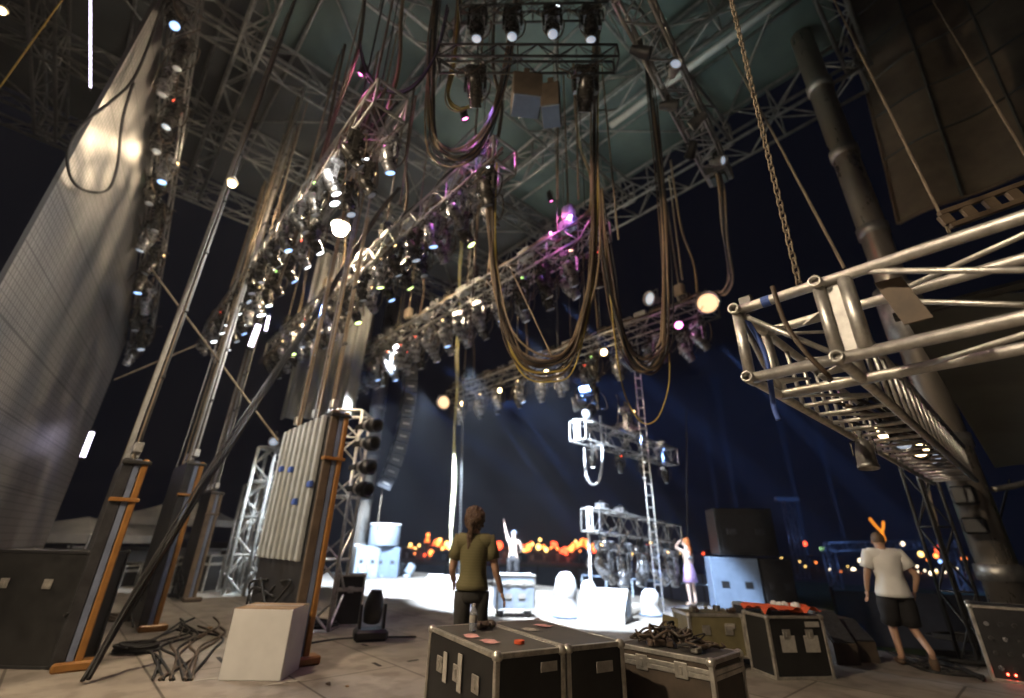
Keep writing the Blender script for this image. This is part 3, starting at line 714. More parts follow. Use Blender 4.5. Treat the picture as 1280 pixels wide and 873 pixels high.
# ------------------------------------------------------------------ cable loops overhead
def loops():
    def bundle(pts, n, spread, r, mats, name, label, cat='cable', k=8):
        t = thing(name, pts[0], label, cat)
        for i in range(n):
            o = V3((R.uniform(-1,1), R.uniform(-1,1), 0))*spread; s = R.uniform(-.04,.3)
            P = []
            for j, p in enumerate(pts):
                P.append(p + o + V3((R.uniform(-1,1)*spread*.7, R.uniform(-1,1)*spread*.7, -s*math.sin(math.pi*j/(len(pts)-1)))))
            MB().tube(catmull(P, k), r*R.uniform(.55,.95), 6).build('cable', R.choice(mats), t, True)
    Y = 5.6
    bundle([aty(546,-10,Y), aty(541,60,Y), aty(538,130,Y), aty(546,175,Y), aty(575,190,Y), aty(606,165,Y), aty(630,100,Y), aty(650,-10,Y)], 13, .06, .019, ['cable_tan','cable_tan','cable_brown','cable_black'], 'cable_loop', 'thick tan cable loop hanging at the top centre, left of the speaker boxes')
    bundle([aty(574,-10,Y), aty(566,70,Y), aty(560,110,Y), aty(575,130,Y), aty(600,125,Y)], 5, .04, .02, ['cable_tan','cable_yellow'], 'cable_loop', 'short tan cable loop beside the thick loop at top centre')
    Y = 5.9
    bundle([aty(616,185,Y), aty(612,260,Y), aty(620,340,Y), aty(637,415,Y), aty(668,448,Y), aty(705,440,Y), aty(728,395,Y), aty(741,310,Y), aty(744,150,Y), aty(746,-10,Y)], 12, .06, .019, ['cable_brown','cable_tan','cable_black','cable_brown'], 'cable_loop', 'deep brown cable loop hanging from the violet lit truss end')
    bundle([aty(622,200,Y), aty(622,330,Y), aty(645,440,Y), aty(690,458,Y), aty(722,430,Y), aty(745,300,Y), aty(748,150,Y), aty(749,-10,Y)], 2, .015, .017, ['cable_yellow'], 'cable_loop', 'yellow cable loop following the deep brown cable loop')
    Y = 6.6
    bundle([aty(750,240,Y), aty(760,330,Y), aty(776,410,Y), aty(800,448,Y), aty(822,440,Y), aty(832,400,Y), aty(828,250,Y), aty(813,110,Y), aty(806,60,Y)], 12, .065, .021, ['cable_brown','cable_tan','cable_black'], 'cable_loop', 'brown cable loop hanging from the side truss over the farthest truss')
    bundle([aty(757,300,Y), aty(766,400,Y), aty(778,480,Y), aty(800,523,Y), aty(822,520,Y), aty(836,480,Y), aty(836,440,Y)], 1, .01, .019, ['cable_yellow'], 'cable_loop', 'thin yellow cable loop hanging lowest over the farthest truss')
    E2 = side_end; e = S(-4.3,11.3,TZ)
    bundle([E2, aty(902,230,6.4), aty(908,290,7.4), aty(914,340,8.8), aty(908,362,9.8), e+SZ*.3], 5, .05, .026, ['cable_tan','cable_brown','cable_black'], 'cable_loop', 'cable bundle falling from the side truss to the right end of the farthest truss')
    Y = 5.0
    bundle([aty(455,-10,Y), aty(447,60,Y), aty(425,120,6), aty(400,200,6.6), aty(375,280,7.2), aty(345,360,8)], 5, .03, .018, ['cable_tan','cable_brown'], 'cable_loop', 'tan cable bundle falling past the rearmost truss at upper left')
    bundle([aty(560,10,Y), aty(545,60,Y), aty(520,95,Y), aty(490,103,Y), aty(462,88,Y), aty(450,55,Y)], 4, .03, .016, ['cable_black','cable_violet','cable_black'], 'cable_loop', 'dark violet cable swag between the tan bundles at the top')
    # heavy dark cable sweeping down to the floor at the left
    pts = [S(-7.35,.62,.05), aty(150,775,6.2), aty(205,680,6.5), aty(255,600,6.9), aty(300,530,7.3), aty(345,462,8), aty(400,380,8.6), aty(470,270,8.8), aty(500,235,8.8)]
    pts[0] = aty(104,862,5.9); pts[0].z = max(pts[0].z, .04)
    bundle(pts, 7, .035, .022, ['cable_black','cable_brown','cable_black'], 'cable_loop', 'heavy dark cable sweeping from the trusses down to the floor at left')
    # single straight ropes up to the roof
    for (x0,y0),(x1,y1),Y,label,m,r in [((697,250),(697,-5),6.5,'straight tan rope beside the speaker boxes','rope',.018),((720,120),(723,250),6.4,'tan rope hanging from the spotlight above the third truss','rope',.018),
            ((750,60),(773,300),6.6,'rope hanging past the teal roof bay to the farthest truss','rope',.016),((836,220),(853,350),9.6,'rope over the right part of the farthest truss','rope',.024),
            ((640,340),(690,446),6.0,'thin tan line hanging inside the deep brown loop','cable_tan',.012),((500,255),(520,120),6.2,'tan rope beside the second truss','rope',.016),
            ((858,510),(859,680),15,'thin dark line hanging beside the black speaker stack','cable_black',.02),((586,430),(600,250),9,'thin line hanging left of the yellow strap','cable_brown',.015),
            ((1185,708),(1150,570),9,'thin pale rope falling from the silver truss behind the white shirted man','rope',.022),((1262,600),(1240,690),9,'slack dark line beside the thick steel mast','cable_black',.02)]:
        single(MB().tube([aty(x0,y0,Y), aty(x1,y1,Y)], r, 6), 'hanging_rope', m, label, 'rope')
    for (x0,y0,Y0),(x1,y1,Y1),label,m,r in [((188,335,9),(348,552,9),'thin diagonal rod sloping down behind the hanging strips','rope',.022),((143,475,9),(245,432,9),'thin diagonal rod rising from the grey screen edge','rope',.022),
            ((-5,116,4),(82,-6,4),'yellow rope across the upper left corner','cable_yellow',.012)]:
        single(MB().tube([aty(x0,y0,Y0), aty(x1,y1,Y1)], r, 6), 'stay_rod' if 'rod' in label else 'hanging_rope', m, label, 'rod' if 'rod' in label else 'rope')
    # the yellow and white strap and the pale pole
    a = aty(577,284,16.5); b = aty(563,718,16.5)
    pts = [a.lerp(b, k/20)+V3((.03*math.sin(k*1.3),0,0)) for k in range(21)]
    m = MB()
    for k in range(20):
        w = V3((.055+.02*math.sin(k*.9),0,0)); d = V3((0,.012,0)); p, q = pts[k], pts[k+1]
        m.slab([p-w, q-w, q+w, p+w], d)
    single(m, 'hanging_strap', 'strap', 'yellow and white strap hanging from the roof to the stage floor', 'strap')
    lad = MB()
    for k in range(60):
        p = (a+V3((.22,.3,0))).lerp(b+V3((.25,.3,0)), .5+k/120); lad.box(p, (.10,.05,.06))
    lad.tube([(a+V3((.22,.3,0))).lerp(b+V3((.25,.3,0)), .5), b+V3((.25,.3,0))], .02, 5)
    single(lad, 'dark_chain', 'dark_metal', 'dark chain hanging just beside the yellow and white strap', 'chain')
loops()

# ------------------------------------------------------------------ strip racks and hanging strip columns
def racks():
    def rack(u, v, L, h, label, thick=.34, strips=0, face='rack_face', end='rack_end', post='orange'):
        t = thing('strip_rack', S(u-L/2, v, 0), label, 'rack')
        def P(du, dv, z): return S(u+du, v+dv, z)
        MB().box(P(-L/2, 0, h/2+.05), (L, thick*.6, h-.1), STAGE_AX, .02).build('back_board', face, t)
        MB().box(P(.03, -thick*.15, h/2+.03), (.05, thick*.35, h-.06), STAGE_AX, .01).build('end_board', end, t)
        MB().box(P(.03, thick*.14, h/2+.03), (.04, thick*.2, h-.06), STAGE_AX, .006).build('end_lining', 'rack_blue', t)
        MB().box(P(.03, thick*.38, h/2), (.07,.075,h), STAGE_AX, .012).build('end_post', post, t)
        MB().box(P(-L, thick*.38, h/2), (.07,.075,h), STAGE_AX, .012).build('end_post', post, t)
        MB().box(P(.0, thick*.3, .05), (.24,.4,.1), STAGE_AX, .02).build('foot', post, t)
        MB().box(P(-L, thick*.1, .05), (.24,.5,.1), STAGE_AX, .02).build('foot', 'dark_metal', t)
        for z in (h*.78, h*.98): MB().box(P(.03, thick*.1, z), (.12, thick*.95, .05), STAGE_AX, .008).build('cross_bar', post if z < h*.9 else 'dark_metal', t)
        for k in range(strips):
            du = -L + .12 + (L-.24)*k/(strips-1)
            MB().box(P(du, -thick*.3-.05, h*.67), (.085,.07,h*.62), STAGE_AX, .012).build('light_strip', 'tube_white', t)
            if k % 2: MB().box(P(du, -thick*.3-.075, h*(.5+.3*R.random())), (.11,.06,.09), STAGE_AX, .01).build('clip', 'blue_clip', t)
        for k in range(5):
            MB().tube(catmull([P(-L*R.random(), -thick*.35, h*R.uniform(.1,.3)), P(-L*R.random(), -thick*.5, h*R.uniform(.05,.3)), P(-L*R.random(), -thick*.4, .06)], 6), .018, 5).build('loose_cable', 'cable_black', t, True)
        return t
    def column(u, v, z0, z1, label, group, n=3):
        t = thing('strip_column', S(u,v,z0), label, 'strip column', group)
        for k in range(n):
            du = (k-(n-1)/2)*.075
            MB().box(S(u+du, v, (z0+z1)/2), (.035,.03,z1-z0), STAGE_AX).build('strip', ['alu_dull','dark_metal','rope'][(k+int(u*7)) % 3], t)
        for j in range(1, int((z1-z0)/1.1)):
            MB().box(S(u, v, z0+j*1.1), (n*.075+.04,.05,.05), STAGE_AX, .006).build('joint', 'dark_metal', t)
        MB().box(S(u, v, z0+.06), (n*.075+.06,.10,.14), STAGE_AX, .012).build('lifting_bracket', 'alu', t)
    rack(-8.14,.47,1.5,2.4,'orange ended dark rack standing tall beside the black road case at left', end='rack_face')
    rack(-10.56,1.5,1.6,2.75,'second orange ended rack, behind the heavy dark cable', end='rack_face')
    rack(-6.85,2.62,1.95,3.25,'tall rack of white light strips with an orange end post beside the white carton', strips=8)
    rack(-14.6,2.75,1.3,2.55,'dark brown ended rack farther back beside the white lattice tower', post='rack_end')
    g = 'hanging strip columns above the racks'
    lab = {0:'pair of grey strips hanging above the left orange rack', 1:'strips hanging above the second orange rack', 2:'strips rising from the tall white strip rack', 3:'strips hanging above the far brown rack'}
    for i, (u, v, z0, n) in enumerate([(-8.3,.47,2.5,3),(-8.9,.5,2.5,2),(-10.7,1.5,2.85,3),(-11.3,1.5,2.85,3),(-11.9,1.55,2.85,2),(-7.1,2.62,3.35,1),(-7.9,2.65,3.35,1),(-8.7,2.62,3.35,1),(-14.8,2.75,2.65,3),(-15.2,2.75,2.65,2),(-15.7,2.75,2.65,3)]):
        k = 0 if i < 2 else 1 if i < 5 else 2 if i < 8 else 3
        column(u, v, z0, 13.6 if k != 2 else 7.1, lab[k], f'{g} {["left","second","white","far"][k]}'.replace('white','beside the carton'), n)
    for i in range(26):
        u = R.uniform(-16,-4.6); v = R.choice([1.8,3.7,6.4,11.3])+R.uniform(-.15,.15)
        single(MB().tube([S(u,v,7.75), S(u,v,13.6)], R.choice([.010,.012,.016]), 5), 'steel_line', R.choice(['alu_dull','rope','cable_black']), 'thin steel line between the roof and a lighting truss', 'line', 'thin lines above the trusses')
    # free ropes between
    for i, (u0, u1, v, z) in enumerate([(-9.6,-8.2,.47,2.42)]*9+[(-12.1,-10.6,1.5,2.78)]*11+[(-15.8,-14.7,2.75,2.58)]*9+[(-8.7,-6.9,2.62,3.25)]*9):
        u = R.uniform(u0, u1)
        single(MB().tube([S(u,v+R.uniform(-.08,.08),z), S(u+R.uniform(-.05,.05),v,13.6)], R.choice([.009,.012,.018]), 6), 'hoist_rope', R.choice(['rope','cable_tan','alu_dull','alu_dull']), 'taut rope running from a strip rack up to the roof', 'rope', 'ropes above the strip racks')
    # white lit lattice tower behind
    p = S(-15.7,4.15,0)
    truss(p, p+SZ*4.0, .55, 'lattice_tower', 'brightly lit white lattice tower behind the strip racks', 'tower', pitch=.5, rc=.05, rl=.026, m='tube_white', up=V3((1,0,0)))
    place('parsilver', p+SZ*4.5+SU*.1, 200, 100, 'small lamp on top of the white lattice tower', None, 'e_pale', 1.3)
    truss(S(-17.2,4.4,0), S(-17.2,4.4,3.0), .6, 'lattice_tower', 'lower white lattice tower next to the taller one', 'tower', pitch=.5, rc=.05, rl=.03, m='alu', up=V3((1,0,0)))
    # silver lattice tower behind the tall rack, with black spotlights on its side
    p = atz(396,786,0)
    truss(p, p+SZ*3.9, .6, 'lattice_tower', 'silver lattice tower directly behind the tall white strip rack', 'tower', pitch=.55, rc=.035, rl=.022, m='alu', up=V3((1,0,0)))
    for k, z in enumerate((3.55, 3.2, 2.75, 2.35)):
        t = thing('side_spotlight', p+SU*.5+SZ*z, f'{["top","second","third","lowest"][k]} black spotlight on the side of the silver lattice tower', 'stage light')
        d = SU*.9+SV*.25-SZ*.1
        MB().lathe(p+SU*.62+SZ*z, d, [(.05,0),(.09,.03),(.095,.2),(.14,.24),(.145,.42),(.11,.42),(.1,.3)], 14).build('housing', 'black', t, True)
        MB().lathe(p+SU*.62+SZ*z, d, [(.1,.1),(.102,.1),(.102,.17),(.1,.17)], 14, False).build('band', 'alu', t)
        MB().box(p+SU*.48+SZ*z, (.34,.06,.1), STAGE_AX, .01).build('bracket', 'dark_metal', t)
    # grey drape hanging behind
    a = aty(398,318,13.5); b = aty(478,318,13.5); h = a.z - aty(400,525,13.5).z
    t = MB().sheet(lambda x, y: a.lerp(b, x)-SZ*(h*y)+V3((-.05*y, .12*math.sin(x*34+y), 0)), 60, 8)
    single(t, 'hanging_drape', 'drape', 'grey gathered drape hanging behind the second truss', 'drape', smooth=True)
racks()

# ------------------------------------------------------------------ speakers
def speakers():
    t = thing('line_array', aty(506,460,21), 'curved line array of speaker cabinets hanging at the far left of the stage', 'speaker array')
    path = [(512,462),(512,480),(511,495),(509,510),(507,525),(504,540),(500,555),(496,569),(491,583),(485,597),(478,611)]
    P = [aty(x, y, 21.5) for x, y in path]
    for i in range(len(P)-1):
        a, b = P[i], P[i+1]; d = (a-b).normalized(); h = (a-b).length*.93
        X = V3((.35,-.94,0)); n = d.cross(X).normalized(); X = n.cross(d).normalized()
        c = MB(); ax = (X, n, d); m = (a+b)/2
        c.box(m, (1.15,.62,h), ax, .03).build('cabinet', 'speaker', t)
        for sx in (-.3,.3):
            for sy in (-.2,.2):
                MB().box(m+X*sx+n*sy-d*(h*.2), (.06,.66 if False else .05,.06), ax)
        g = MB()
        for sx in (-.45,-.15,.15,.45):
            g.box(m+X*sx+n*.313, (.06,.01,.05), ax); g.box(m+X*sx-n*.313, (.06,.01,.05), ax)
        g.box(m+X*.578, (.008,.3,.05), ax)
        g.build('rigging_plate', 'alu', t)
    MB().tube([P[0]+V3((0,0,.1)), P[0]+V3((0,0,4))], .03, 6).build('hoist_chain', 'dark_metal', t)
    MB().tube([P[-1], P[-1]-SZ*1.6], .02, 5).build('tail_line', 'rope', t)
    # far left stacks on the stage
    def cab(c, size, ax, name, label, m, hd='speaker'):
        t = thing(name, c-SZ*size[2]/2, label, 'speaker')
        MB().box(c, size, ax, .02).build('cabinet', m, t)
        MB().box(c-ax[1]*(size[1]/2+.004), (size[0]*.86, .012, size[2]*.84), ax, .004).build('back_panel', m, t)
        for sx in (-1,1):
            q = c-ax[1]*(size[1]/2+.014)+ax[0]*(sx*size[0]*.24)
            MB().box(q, (size[0]*.16,.02,size[2]*.12), ax, .005).build('handle', hd, t)
        return t
    ax = head_ax(8)
    p = aty(468,722,22.3); p.z = 0
    cab(p+V3((-.35,0,.62)), (1.0,1.0,1.24), ax, 'speaker_cabinet', 'pale grey speaker cabinet at the far left of the bright floor', 'speaker_pale')
    cab(p+V3((.42,.3,.6)), (1.05,1.0,1.2), ax, 'speaker_cabinet', 'blue grey speaker cabinet under the pale drum shaped cabinet', 'speaker_blue')
    t = thing('speaker_cabinet', p+V3((.2,.1,1.24)), 'pale round fronted speaker cabinet on top of the far left stack', 'speaker')
    q = p+V3((.2,.1,1.25))
    MB().lathe(q, SZ, [(.66,0),(.68,.03),(.68,.86),(.66,.9)], 24).build('cabinet', 'speaker_pale', t, True)
    MB().lathe(q+SZ*.9, SZ, [(.69,-.06),(.71,-.05),(.71,.0),(.69,.02)], 24).build('top_rim', 'white_lump', t, True)
    # right black stack
    ax = (SU, SV, SZ)
    ax = head_ax(-14)
    b = aty(939,762,13.4); b.z = 0
    cab(b+V3((-.35,0,.62)), (1.15,1.0,1.24), ax, 'speaker_cabinet', 'pale blue speaker cabinet below the large black cabinet at right', 'speaker_blue', 'black')
    cab(b+V3((.62,-.15,.62)), (.72,1.1,1.24), ax, 'speaker_cabinet', 'black speaker cabinet standing to the right of the pale blue one', 'black')
    cab(b+V3((.05,0,1.27+.6)), (1.45,1.0,1.15), head_ax(-10), 'speaker_cabinet', 'large black speaker cabinet on top of the right stack', 'black')
    # wedge monitors at left on bright floor
    for k, (px, py) in enumerate(((543,729),(561,731))):
        q = aty(px, py, 18.5-.2*k); q.z = 0; A = head_ax(38)
        t = thing('wedge_monitor', q, f'{"left" if k==0 else "right"} of two white lit wedge monitors on the bright floor', 'speaker')
        X, Yv = A[0], A[1]
        prof = [(-.28,0),(.28,0),(.28,.12),(-.1,.40),(-.28,.34)]
        MB().slab([q-X*.32+Yv*a+SZ*z for a, z in prof], X*.64).build('cabinet', 'white_lump', t)
        n = V3((0,0,0))
        MB().slab([q-X*.28+Yv*a+SZ*z for a, z in ((.27,.14),(-.08,.40),(-.09,.41),(.265,.155))], X*.56).build('grille', 'speaker_blue', t)
    # dark wedges at right
    for k, (px, py, w) in enumerate(((1062,832,.34),(1088,829,.3))):
        q = atz(px, py, 0)+V3((.0,.35,0)); X, Yv = V3((1,0,0)), V3((0,1,0))
        t = thing('wedge_monitor', q, f'{"left" if k==0 else "right"} of two dark wedge monitors beside the case with red cloth', 'speaker')
        hgt = .62-.12*k
        prof = [(-.35,0),(.4,0),(.4,hgt),(0.0,hgt),(-.35,.25)]
        MB().slab([q-X*w/2+Yv*a+SZ*z for a, z in prof], X*w).build('cabinet', 'ply_brown', t)
        MB().slab([q-X*(w/2-.02)+Yv*a+SZ*z for a, z in ((-.345,.26),(-.02,hgt-.012),(-.03,hgt+.004),(-.36,.275))], X*(w-.04)).build('grille', 'speaker', t)
speakers()

# ------------------------------------------------------------------ road cases
def case(c, size, deg, label, name='road_case', body='ply', lid=.2, casters=True, latches=(2,1), lab=None, cat='case', group=None, trim='trim'):
    """c: centre of the base on the floor; size = length, width, height"""
    c = V3(c); ax = head_ax(deg); X, Y, Z = ax; l, w, h = size
    t = thing(name, c, label, cat, group, rotz=0)
    z0 = .12 if casters else .0
    hh = h-z0; zl = h-lid*h if lid else h
    MB().box(c+Z*(z0+(zl-z0)/2), (l-.02,w-.02,zl-z0-.008), ax, .008).build('body', body, t)
    if lid: MB().box(c+Z*((zl+h)/2), (l-.02,w-.02,h-zl-.008), ax, .008).build('lid', body, t)
    tr = MB(); e = .034
    MB().box(c+Z*(h-.0035), (l-.05,w-.05,.003), ax).build('top_sheet', 'worn_top' if body.startswith('ply') else body, t)
    zs = [(z0+e/2), h-e/2] + ([zl-e/2, zl+e/2+.003] if lid else [])
    for z in zs:
        for s in (-1,1):
            tr.box(c+Y*(s*(w-e)/2)+Z*z, (l-2*e,e+.004,e), ax, .004); tr.box(c+X*(s*(l-e)/2)+Z*z, (e+.004,w-2*e,e), ax, .004)
    for sx in (-1,1):
        for sy in (-1,1):
            tr.box(c+X*(sx*(l-e)/2)+Y*(sy*(w-e)/2)+Z*((z0+h)/2), (e+.004,e+.004,hh), ax, .004)
    tr.build('edging', trim, t)
    for sx in (-1,1):
        for sy in (-1,1):
            MB().ell(c+X*(sx*(l/2-.022))+Y*(sy*(w/2-.022))+Z*(h-.02), .042,.042,.036, ax, 8, 6).build('corner_ball', trim, t, True)
            if casters:
                q = c+X*(sx*(l/2-.12))+Y*(sy*(w/2-.12))
                MB().box(q+Z*.1, (.09,.09,.04), ax).lathe(q+Z*.05-Y*.02, Y, [(.05,0),(.05,.04)], 10).build('caster', 'dark_metal', t)
    zc = zl if lid else h*.7
    for k in range(latches[0]):
        x = ((k+.5)/latches[0]-.5)*l*.8
        for s in (-1,1): MB().box(c+X*x+Y*(s*(w/2+.002))+Z*zc, (.11,.012,.11), ax, .004).box(c+X*x+Y*(s*(w/2+.01))+Z*zc, (.03,.014,.06), ax, .004).build('latch', 'trim', t)
    for s in (-1,1):
        for yy in ([0] if latches[1] else []):
            MB().box(c+X*(s*(l/2+.001))+Y*yy+Z*(h*.42), (.012,.18,.13), ax, .004).build('handle_dish', 'dark_metal', t)
            MB().tube([c+X*(s*(l/2+.012))+Y*(-.06)+Z*(h*.42), c+X*(s*(l/2+.022))+Y*(-.05)+Z*(h*.42), c+X*(s*(l/2+.022))+Y*.05+Z*(h*.42), c+X*(s*(l/2+.012))+Y*.06+Z*(h*.42)], .011, 6).build('handle', 'trim', t)
    for (fx, fz, wx, hz, side) in (lab or []):
        if side == 'x+': MB().box(c+X*(l/2+.003)+Y*(fx*w/2)+Z*(h*fz), (.006,wx,hz), ax).build('label_card', 'label', t)
        if side == 'x-': MB().box(c-X*(l/2+.003)+Y*(fx*w/2)+Z*(h*fz), (.006,wx,hz), ax).build('label_card', 'label', t)
        if side == 'y-': MB().box(c-Y*(w/2+.003)+X*(fx*l/2)+Z*(h*fz), (wx,.006,hz), ax).build('label_card', 'label', t)
        if side == 'y+': MB().box(c+Y*(w/2+.003)+X*(fx*l/2)+Z*(h*fz), (wx,.006,hz), ax).build('label_card', 'label', t)
    return t, ax
def cases():
    # A: corners L, N, R on its top at .75
    h = .76
    L, N, Rr = atz(537,783,h), atz(620,818,h), atz(703,808,h)
    dx = (N-L).normalized(); deg = math.degrees(math.atan2(dx.y, dx.x)); ln = (N-L).length; wd = (Rr-N).dot(V3((-dx.y, dx.x, 0)))
    Yd = V3((-dx.y, dx.x, 0))
    cA = N - dx*ln/2 + Yd*wd/2; cA.z = 0
    tA, ax = case(cA, (ln, wd, h), deg, 'black road case with a water bottle on it, front centre', lid=0, lab=[(.5,.86,.14,.06,'x+'),(-.35,.7,.07,.2,'y-'),(.1,.72,.07,.24,'y-')], latches=(3,0))
    cB = cA + Yd*(wd/2+.02+.28) + dx*.0; 
    tB, _ = case(cB, (ln, .56, h), deg, 'black road case beside the one with the bottle, papers on its lid', lid=0, lab=[(.25,.80,.16,.07,'x+'),(-.3,.25,.26,.16,'x+')], latches=(3,0))
    # things on A and B
    def onA(px, py, z=h): p = atz(px, py, z); return p
    b = onA(591,790)
    t = thing('water_bottle', b, 'clear plastic water bottle standing on the front road case', 'bottle')
    MB().lathe(b, SZ, [(.03,0),(.033,.01),(.033,.06),(.031,.065),(.033,.07),(.033,.13),(.03,.15),(.016,.18),(.014,.19)], 14).build('bottle_body', 'water', t, True)
    MB().lathe(b+SZ*.19, SZ, [(.015,0),(.015,.018),(.012,.02)], 10).build('cap', 'label', t)
    MB().lathe(b+SZ*.07, SZ, [(.0335,0),(.0335,.055)], 14, False).build('paper_band', 'label', t)
    g = onA(606,786)
    t = thing('work_gloves', g, 'crumpled dark work gloves lying behind the water bottle', 'gloves')
    m = MB()
    for k in range(4): m.ell(g+V3((R.uniform(-.05,.06), R.uniform(-.05,.05), .03)), .05, .035, .03, head_ax(R.uniform(0,180)), 8, 6, .3)
    for k in range(6): 
        q = g+V3((R.uniform(-.06,.07), R.uniform(-.05,.05), .03)); m.tube([q, q+V3((R.uniform(-.06,.06), R.uniform(-.06,.06), .01))], .013, 6)
    m.build('glove', 'leather', t, True)
    for k, (px, py, mm, lb) in enumerate(((589,796,'label_pink','pale pink paper lying in front of the bottle'),(612,803,'label_pink','darker pink leaflet near the case corner'),(649,805,'red_cloth','small red tape roll on the front road case'),(662,788,'label','torn pale paper between the two front cases'),(679,783,'label_pink','flat pink sheet on the second front case'))):
        p = onA(px, py); A = head_ax(deg+R.uniform(-20,20))
        if mm == 'red_cloth': single(MB().lathe(p+SZ*.002, SZ, [(.025,0),(.04,0),(.04,.022),(.025,.022)], 14), 'tape_roll', 'red_cloth', lb, 'tape')
        else: single(MB().sheet(lambda a, c: p+A[0]*((a-.5)*.16)+A[1]*((c-.5)*.11)+SZ*(.004+.006*math.sin(a*5+c*3)**2), 6, 6), 'paper_sheet', mm, lb, 'paper')
    # C
    h = .66
    N, Rr, L = atz(890,826,h), atz(929,814,h), atz(768,803,h)
    dx = (N-L).normalized(); deg = math.degrees(math.atan2(dx.y, dx.x)); Yd = V3((-dx.y, dx.x, 0)); ln = (N-L).length; wd = (Rr-N).dot(Yd)
    wd = max(wd, .5)
    cC = N - dx*ln/2 + Yd*wd/2; cC.z = 0
    case(cC, (ln, wd, h), deg, 'long low road case piled with gear and a cardboard sheet', body='ply_brown', lid=.16, lab=[(.1,.3,.2,.12,'x+'),(.55,.35,.12,.2,'x+')])
    g = cC+SZ*h
    A = (dx, Yd, SZ)
    t = thing('gear_pile', g, 'dark heap of cables and straps on the long low case', 'gear pile')
    for k in range(34):
        q = g+dx*R.uniform(-.36,.3)*ln+Yd*R.uniform(-.3,.3)*wd
        hgt = .16*math.exp(-((q-g).dot(dx)+.05)**2/.06)
        pts = [q+V3((.09*math.cos(a+k)*R.uniform(.7,1.2), .07*math.sin(a+k), .02+hgt*R.uniform(.1,1))) for a in (0,1.3,2.6,3.9,5.2,6.0)]
        MB().tube(catmull(pts, 5), R.uniform(.006,.013), 6).build('cable_coil', R.choice(['cable_black','cable_brown','leather','ply_brown']), t, True)
    for k in range(9):
        q = g+dx*R.uniform(-.3,.42)*ln+Yd*R.uniform(-.3,.3)*wd
        MB().box(q+SZ*.03, (R.uniform(.05,.12),R.uniform(.04,.08),.05), head_ax(R.uniform(0,90)), .01).build('clamp', R.choice(['dark_metal','alu_dull','leather','trim']), t)
    p = atz(838,800,h); 
    q = [p+V3((-.07,0,.05)), p+V3((.07,-.03,.03)), p+V3((.10,.03,.17)), p+V3((-.03,.06,.20))]
    single(MB().slab(q, V3((.0,.006,.002))), 'cardboard_sheet', 'khaki', 'tan cardboard sheet leaning on the gear heap', 'cardboard')
    # K khaki case and lid
    c = V3((2.85,7.45,0))
    case(c, (.78,.55,.63), 3, 'olive coloured road case with small gear on top', body='khaki', lid=0, lab=[(.45,.78,.14,.06,'y-')])
    t = thing('gear_pile', c+SZ*.63, 'small clutter of clamps on the olive case', 'gear pile')
    for k in range(9): MB().box(c+V3((R.uniform(-.33,.33), R.uniform(-.2,.2), .63+.035)), (R.uniform(.05,.12),R.uniform(.04,.09),R.uniform(.04,.09)), head_ax(R.uniform(0,90)), .012).build('clamp', R.choice(['trim','leather','alu_dull']), t)
    X = head_ax(18)
    t = thing('case_lid', V3((3.42,7.25,0)), 'dark case lid leaning against the olive road case', 'case lid')
    MB().box(V3((3.42,7.3,.37)), (.12,.62,.72), head_ax(12), .015).build('panel', 'ply', t)
    for s in (-1,1):
        MB().box(V3((3.42,7.3,.37))+head_ax(12)[1]*(s*.3), (.14,.035,.74), head_ax(12), .006).build('edging', 'trim', t)
    MB().box(V3((3.42,7.3,.735)), (.14,.6,.035), head_ax(12), .006).build('edging', 'trim', t)
    # S small case with red cloth
    a, b = V3((3.30,6.68,0)), V3((4.12,6.80,0)); d = (b-a).normalized(); Yd = V3((-d.y, d.x, 0)); deg = math.degrees(math.atan2(d.y, d.x))
    c = (a+b)/2+Yd*.26
    case(c, (.80,.5,.68), deg, 'upright black road case draped with orange red cloth', lid=0, casters=False, lab=[(-.4,.55,.2,.18,'y-'),(.42,.55,.2,.18,'y-'),(.55,.86,.2,.06,'y-')], latches=(2,0))
    t = thing('red_cloth_heap', c+SZ*.68, 'orange red cloth heaped on the upright black case', 'cloth')
    MB().sheet(lambda x, y: c+d*((x-.5)*.82)+Yd*((y-.5)*.5)+SZ*(.69+.05*abs(math.sin(x*9+y*4))+.045*abs(math.sin(y*7+x*13))), 30, 18).build('cloth', 'red_cloth', t, True)
    for k in range(5): MB().ell(c+d*R.uniform(-.3,.25)+Yd*R.uniform(-.15,.1)+SZ*.77, .05,.04,.05, n=8, m=6, jit=.3).build('white_rag', 'white_lump', t, True)
    # left black case behind the orange rack
    case(V3((-5.95,6.75,0)), (1.35,.65,1.25), 0, 'large black road case at the lower left beside the orange rack', lid=0, casters=False, latches=(2,0), lab=[], trim='black')
    # rack with dials at right edge
    q = atz(1240,851,0); A = head_ax(-41); qc = q+A[0]*.53+A[1]*.33
    t, ax = case(qc, (1.05,.65,.84), -41, 'black equipment rack full of knobs at the right edge', body='black', lid=0, casters=False, latches=(0,0), cat='rack', name='equipment_rack')
    for r in range(4):
        for k in range(7):
            p = qc-ax[1]*(.325+.004)+ax[0]*(-.40+k*.13)+SZ*(.15+r*.16)
            MB().lathe(p, -ax[1], [(.028,0),(.026,.022),(.01,.024)], 8).build('knob', 'dark_metal' if (k+r) % 3 else 'fix_grey', t)
    for k in range(2): MB().ell(qc-ax[1]*.33+ax[0]*(-.36+k*.07)+SZ*.09, .012,.012,.012, n=6, m=4).build('pilot_light', 'red', t)
    # grey case with raised arm man behind
    c = V3((.17,11.7,0))
    case(c, (.86,.7,.82), 8, 'blue grey road case on wheels lit by the stage lights behind the ponytailed man', body='casegrey', lid=.22, lab=[(-.4,.5,.16,.1,'y-'),(.3,.5,.16,.1,'y-')], latches=(2,0))
    # white carton
    a, b = atz(272,851,0), atz(350,852,0); d = (b-a).normalized(); Yd = V3((-d.y, d.x, 0)); deg = math.degrees(math.atan2(d.y, d.x))
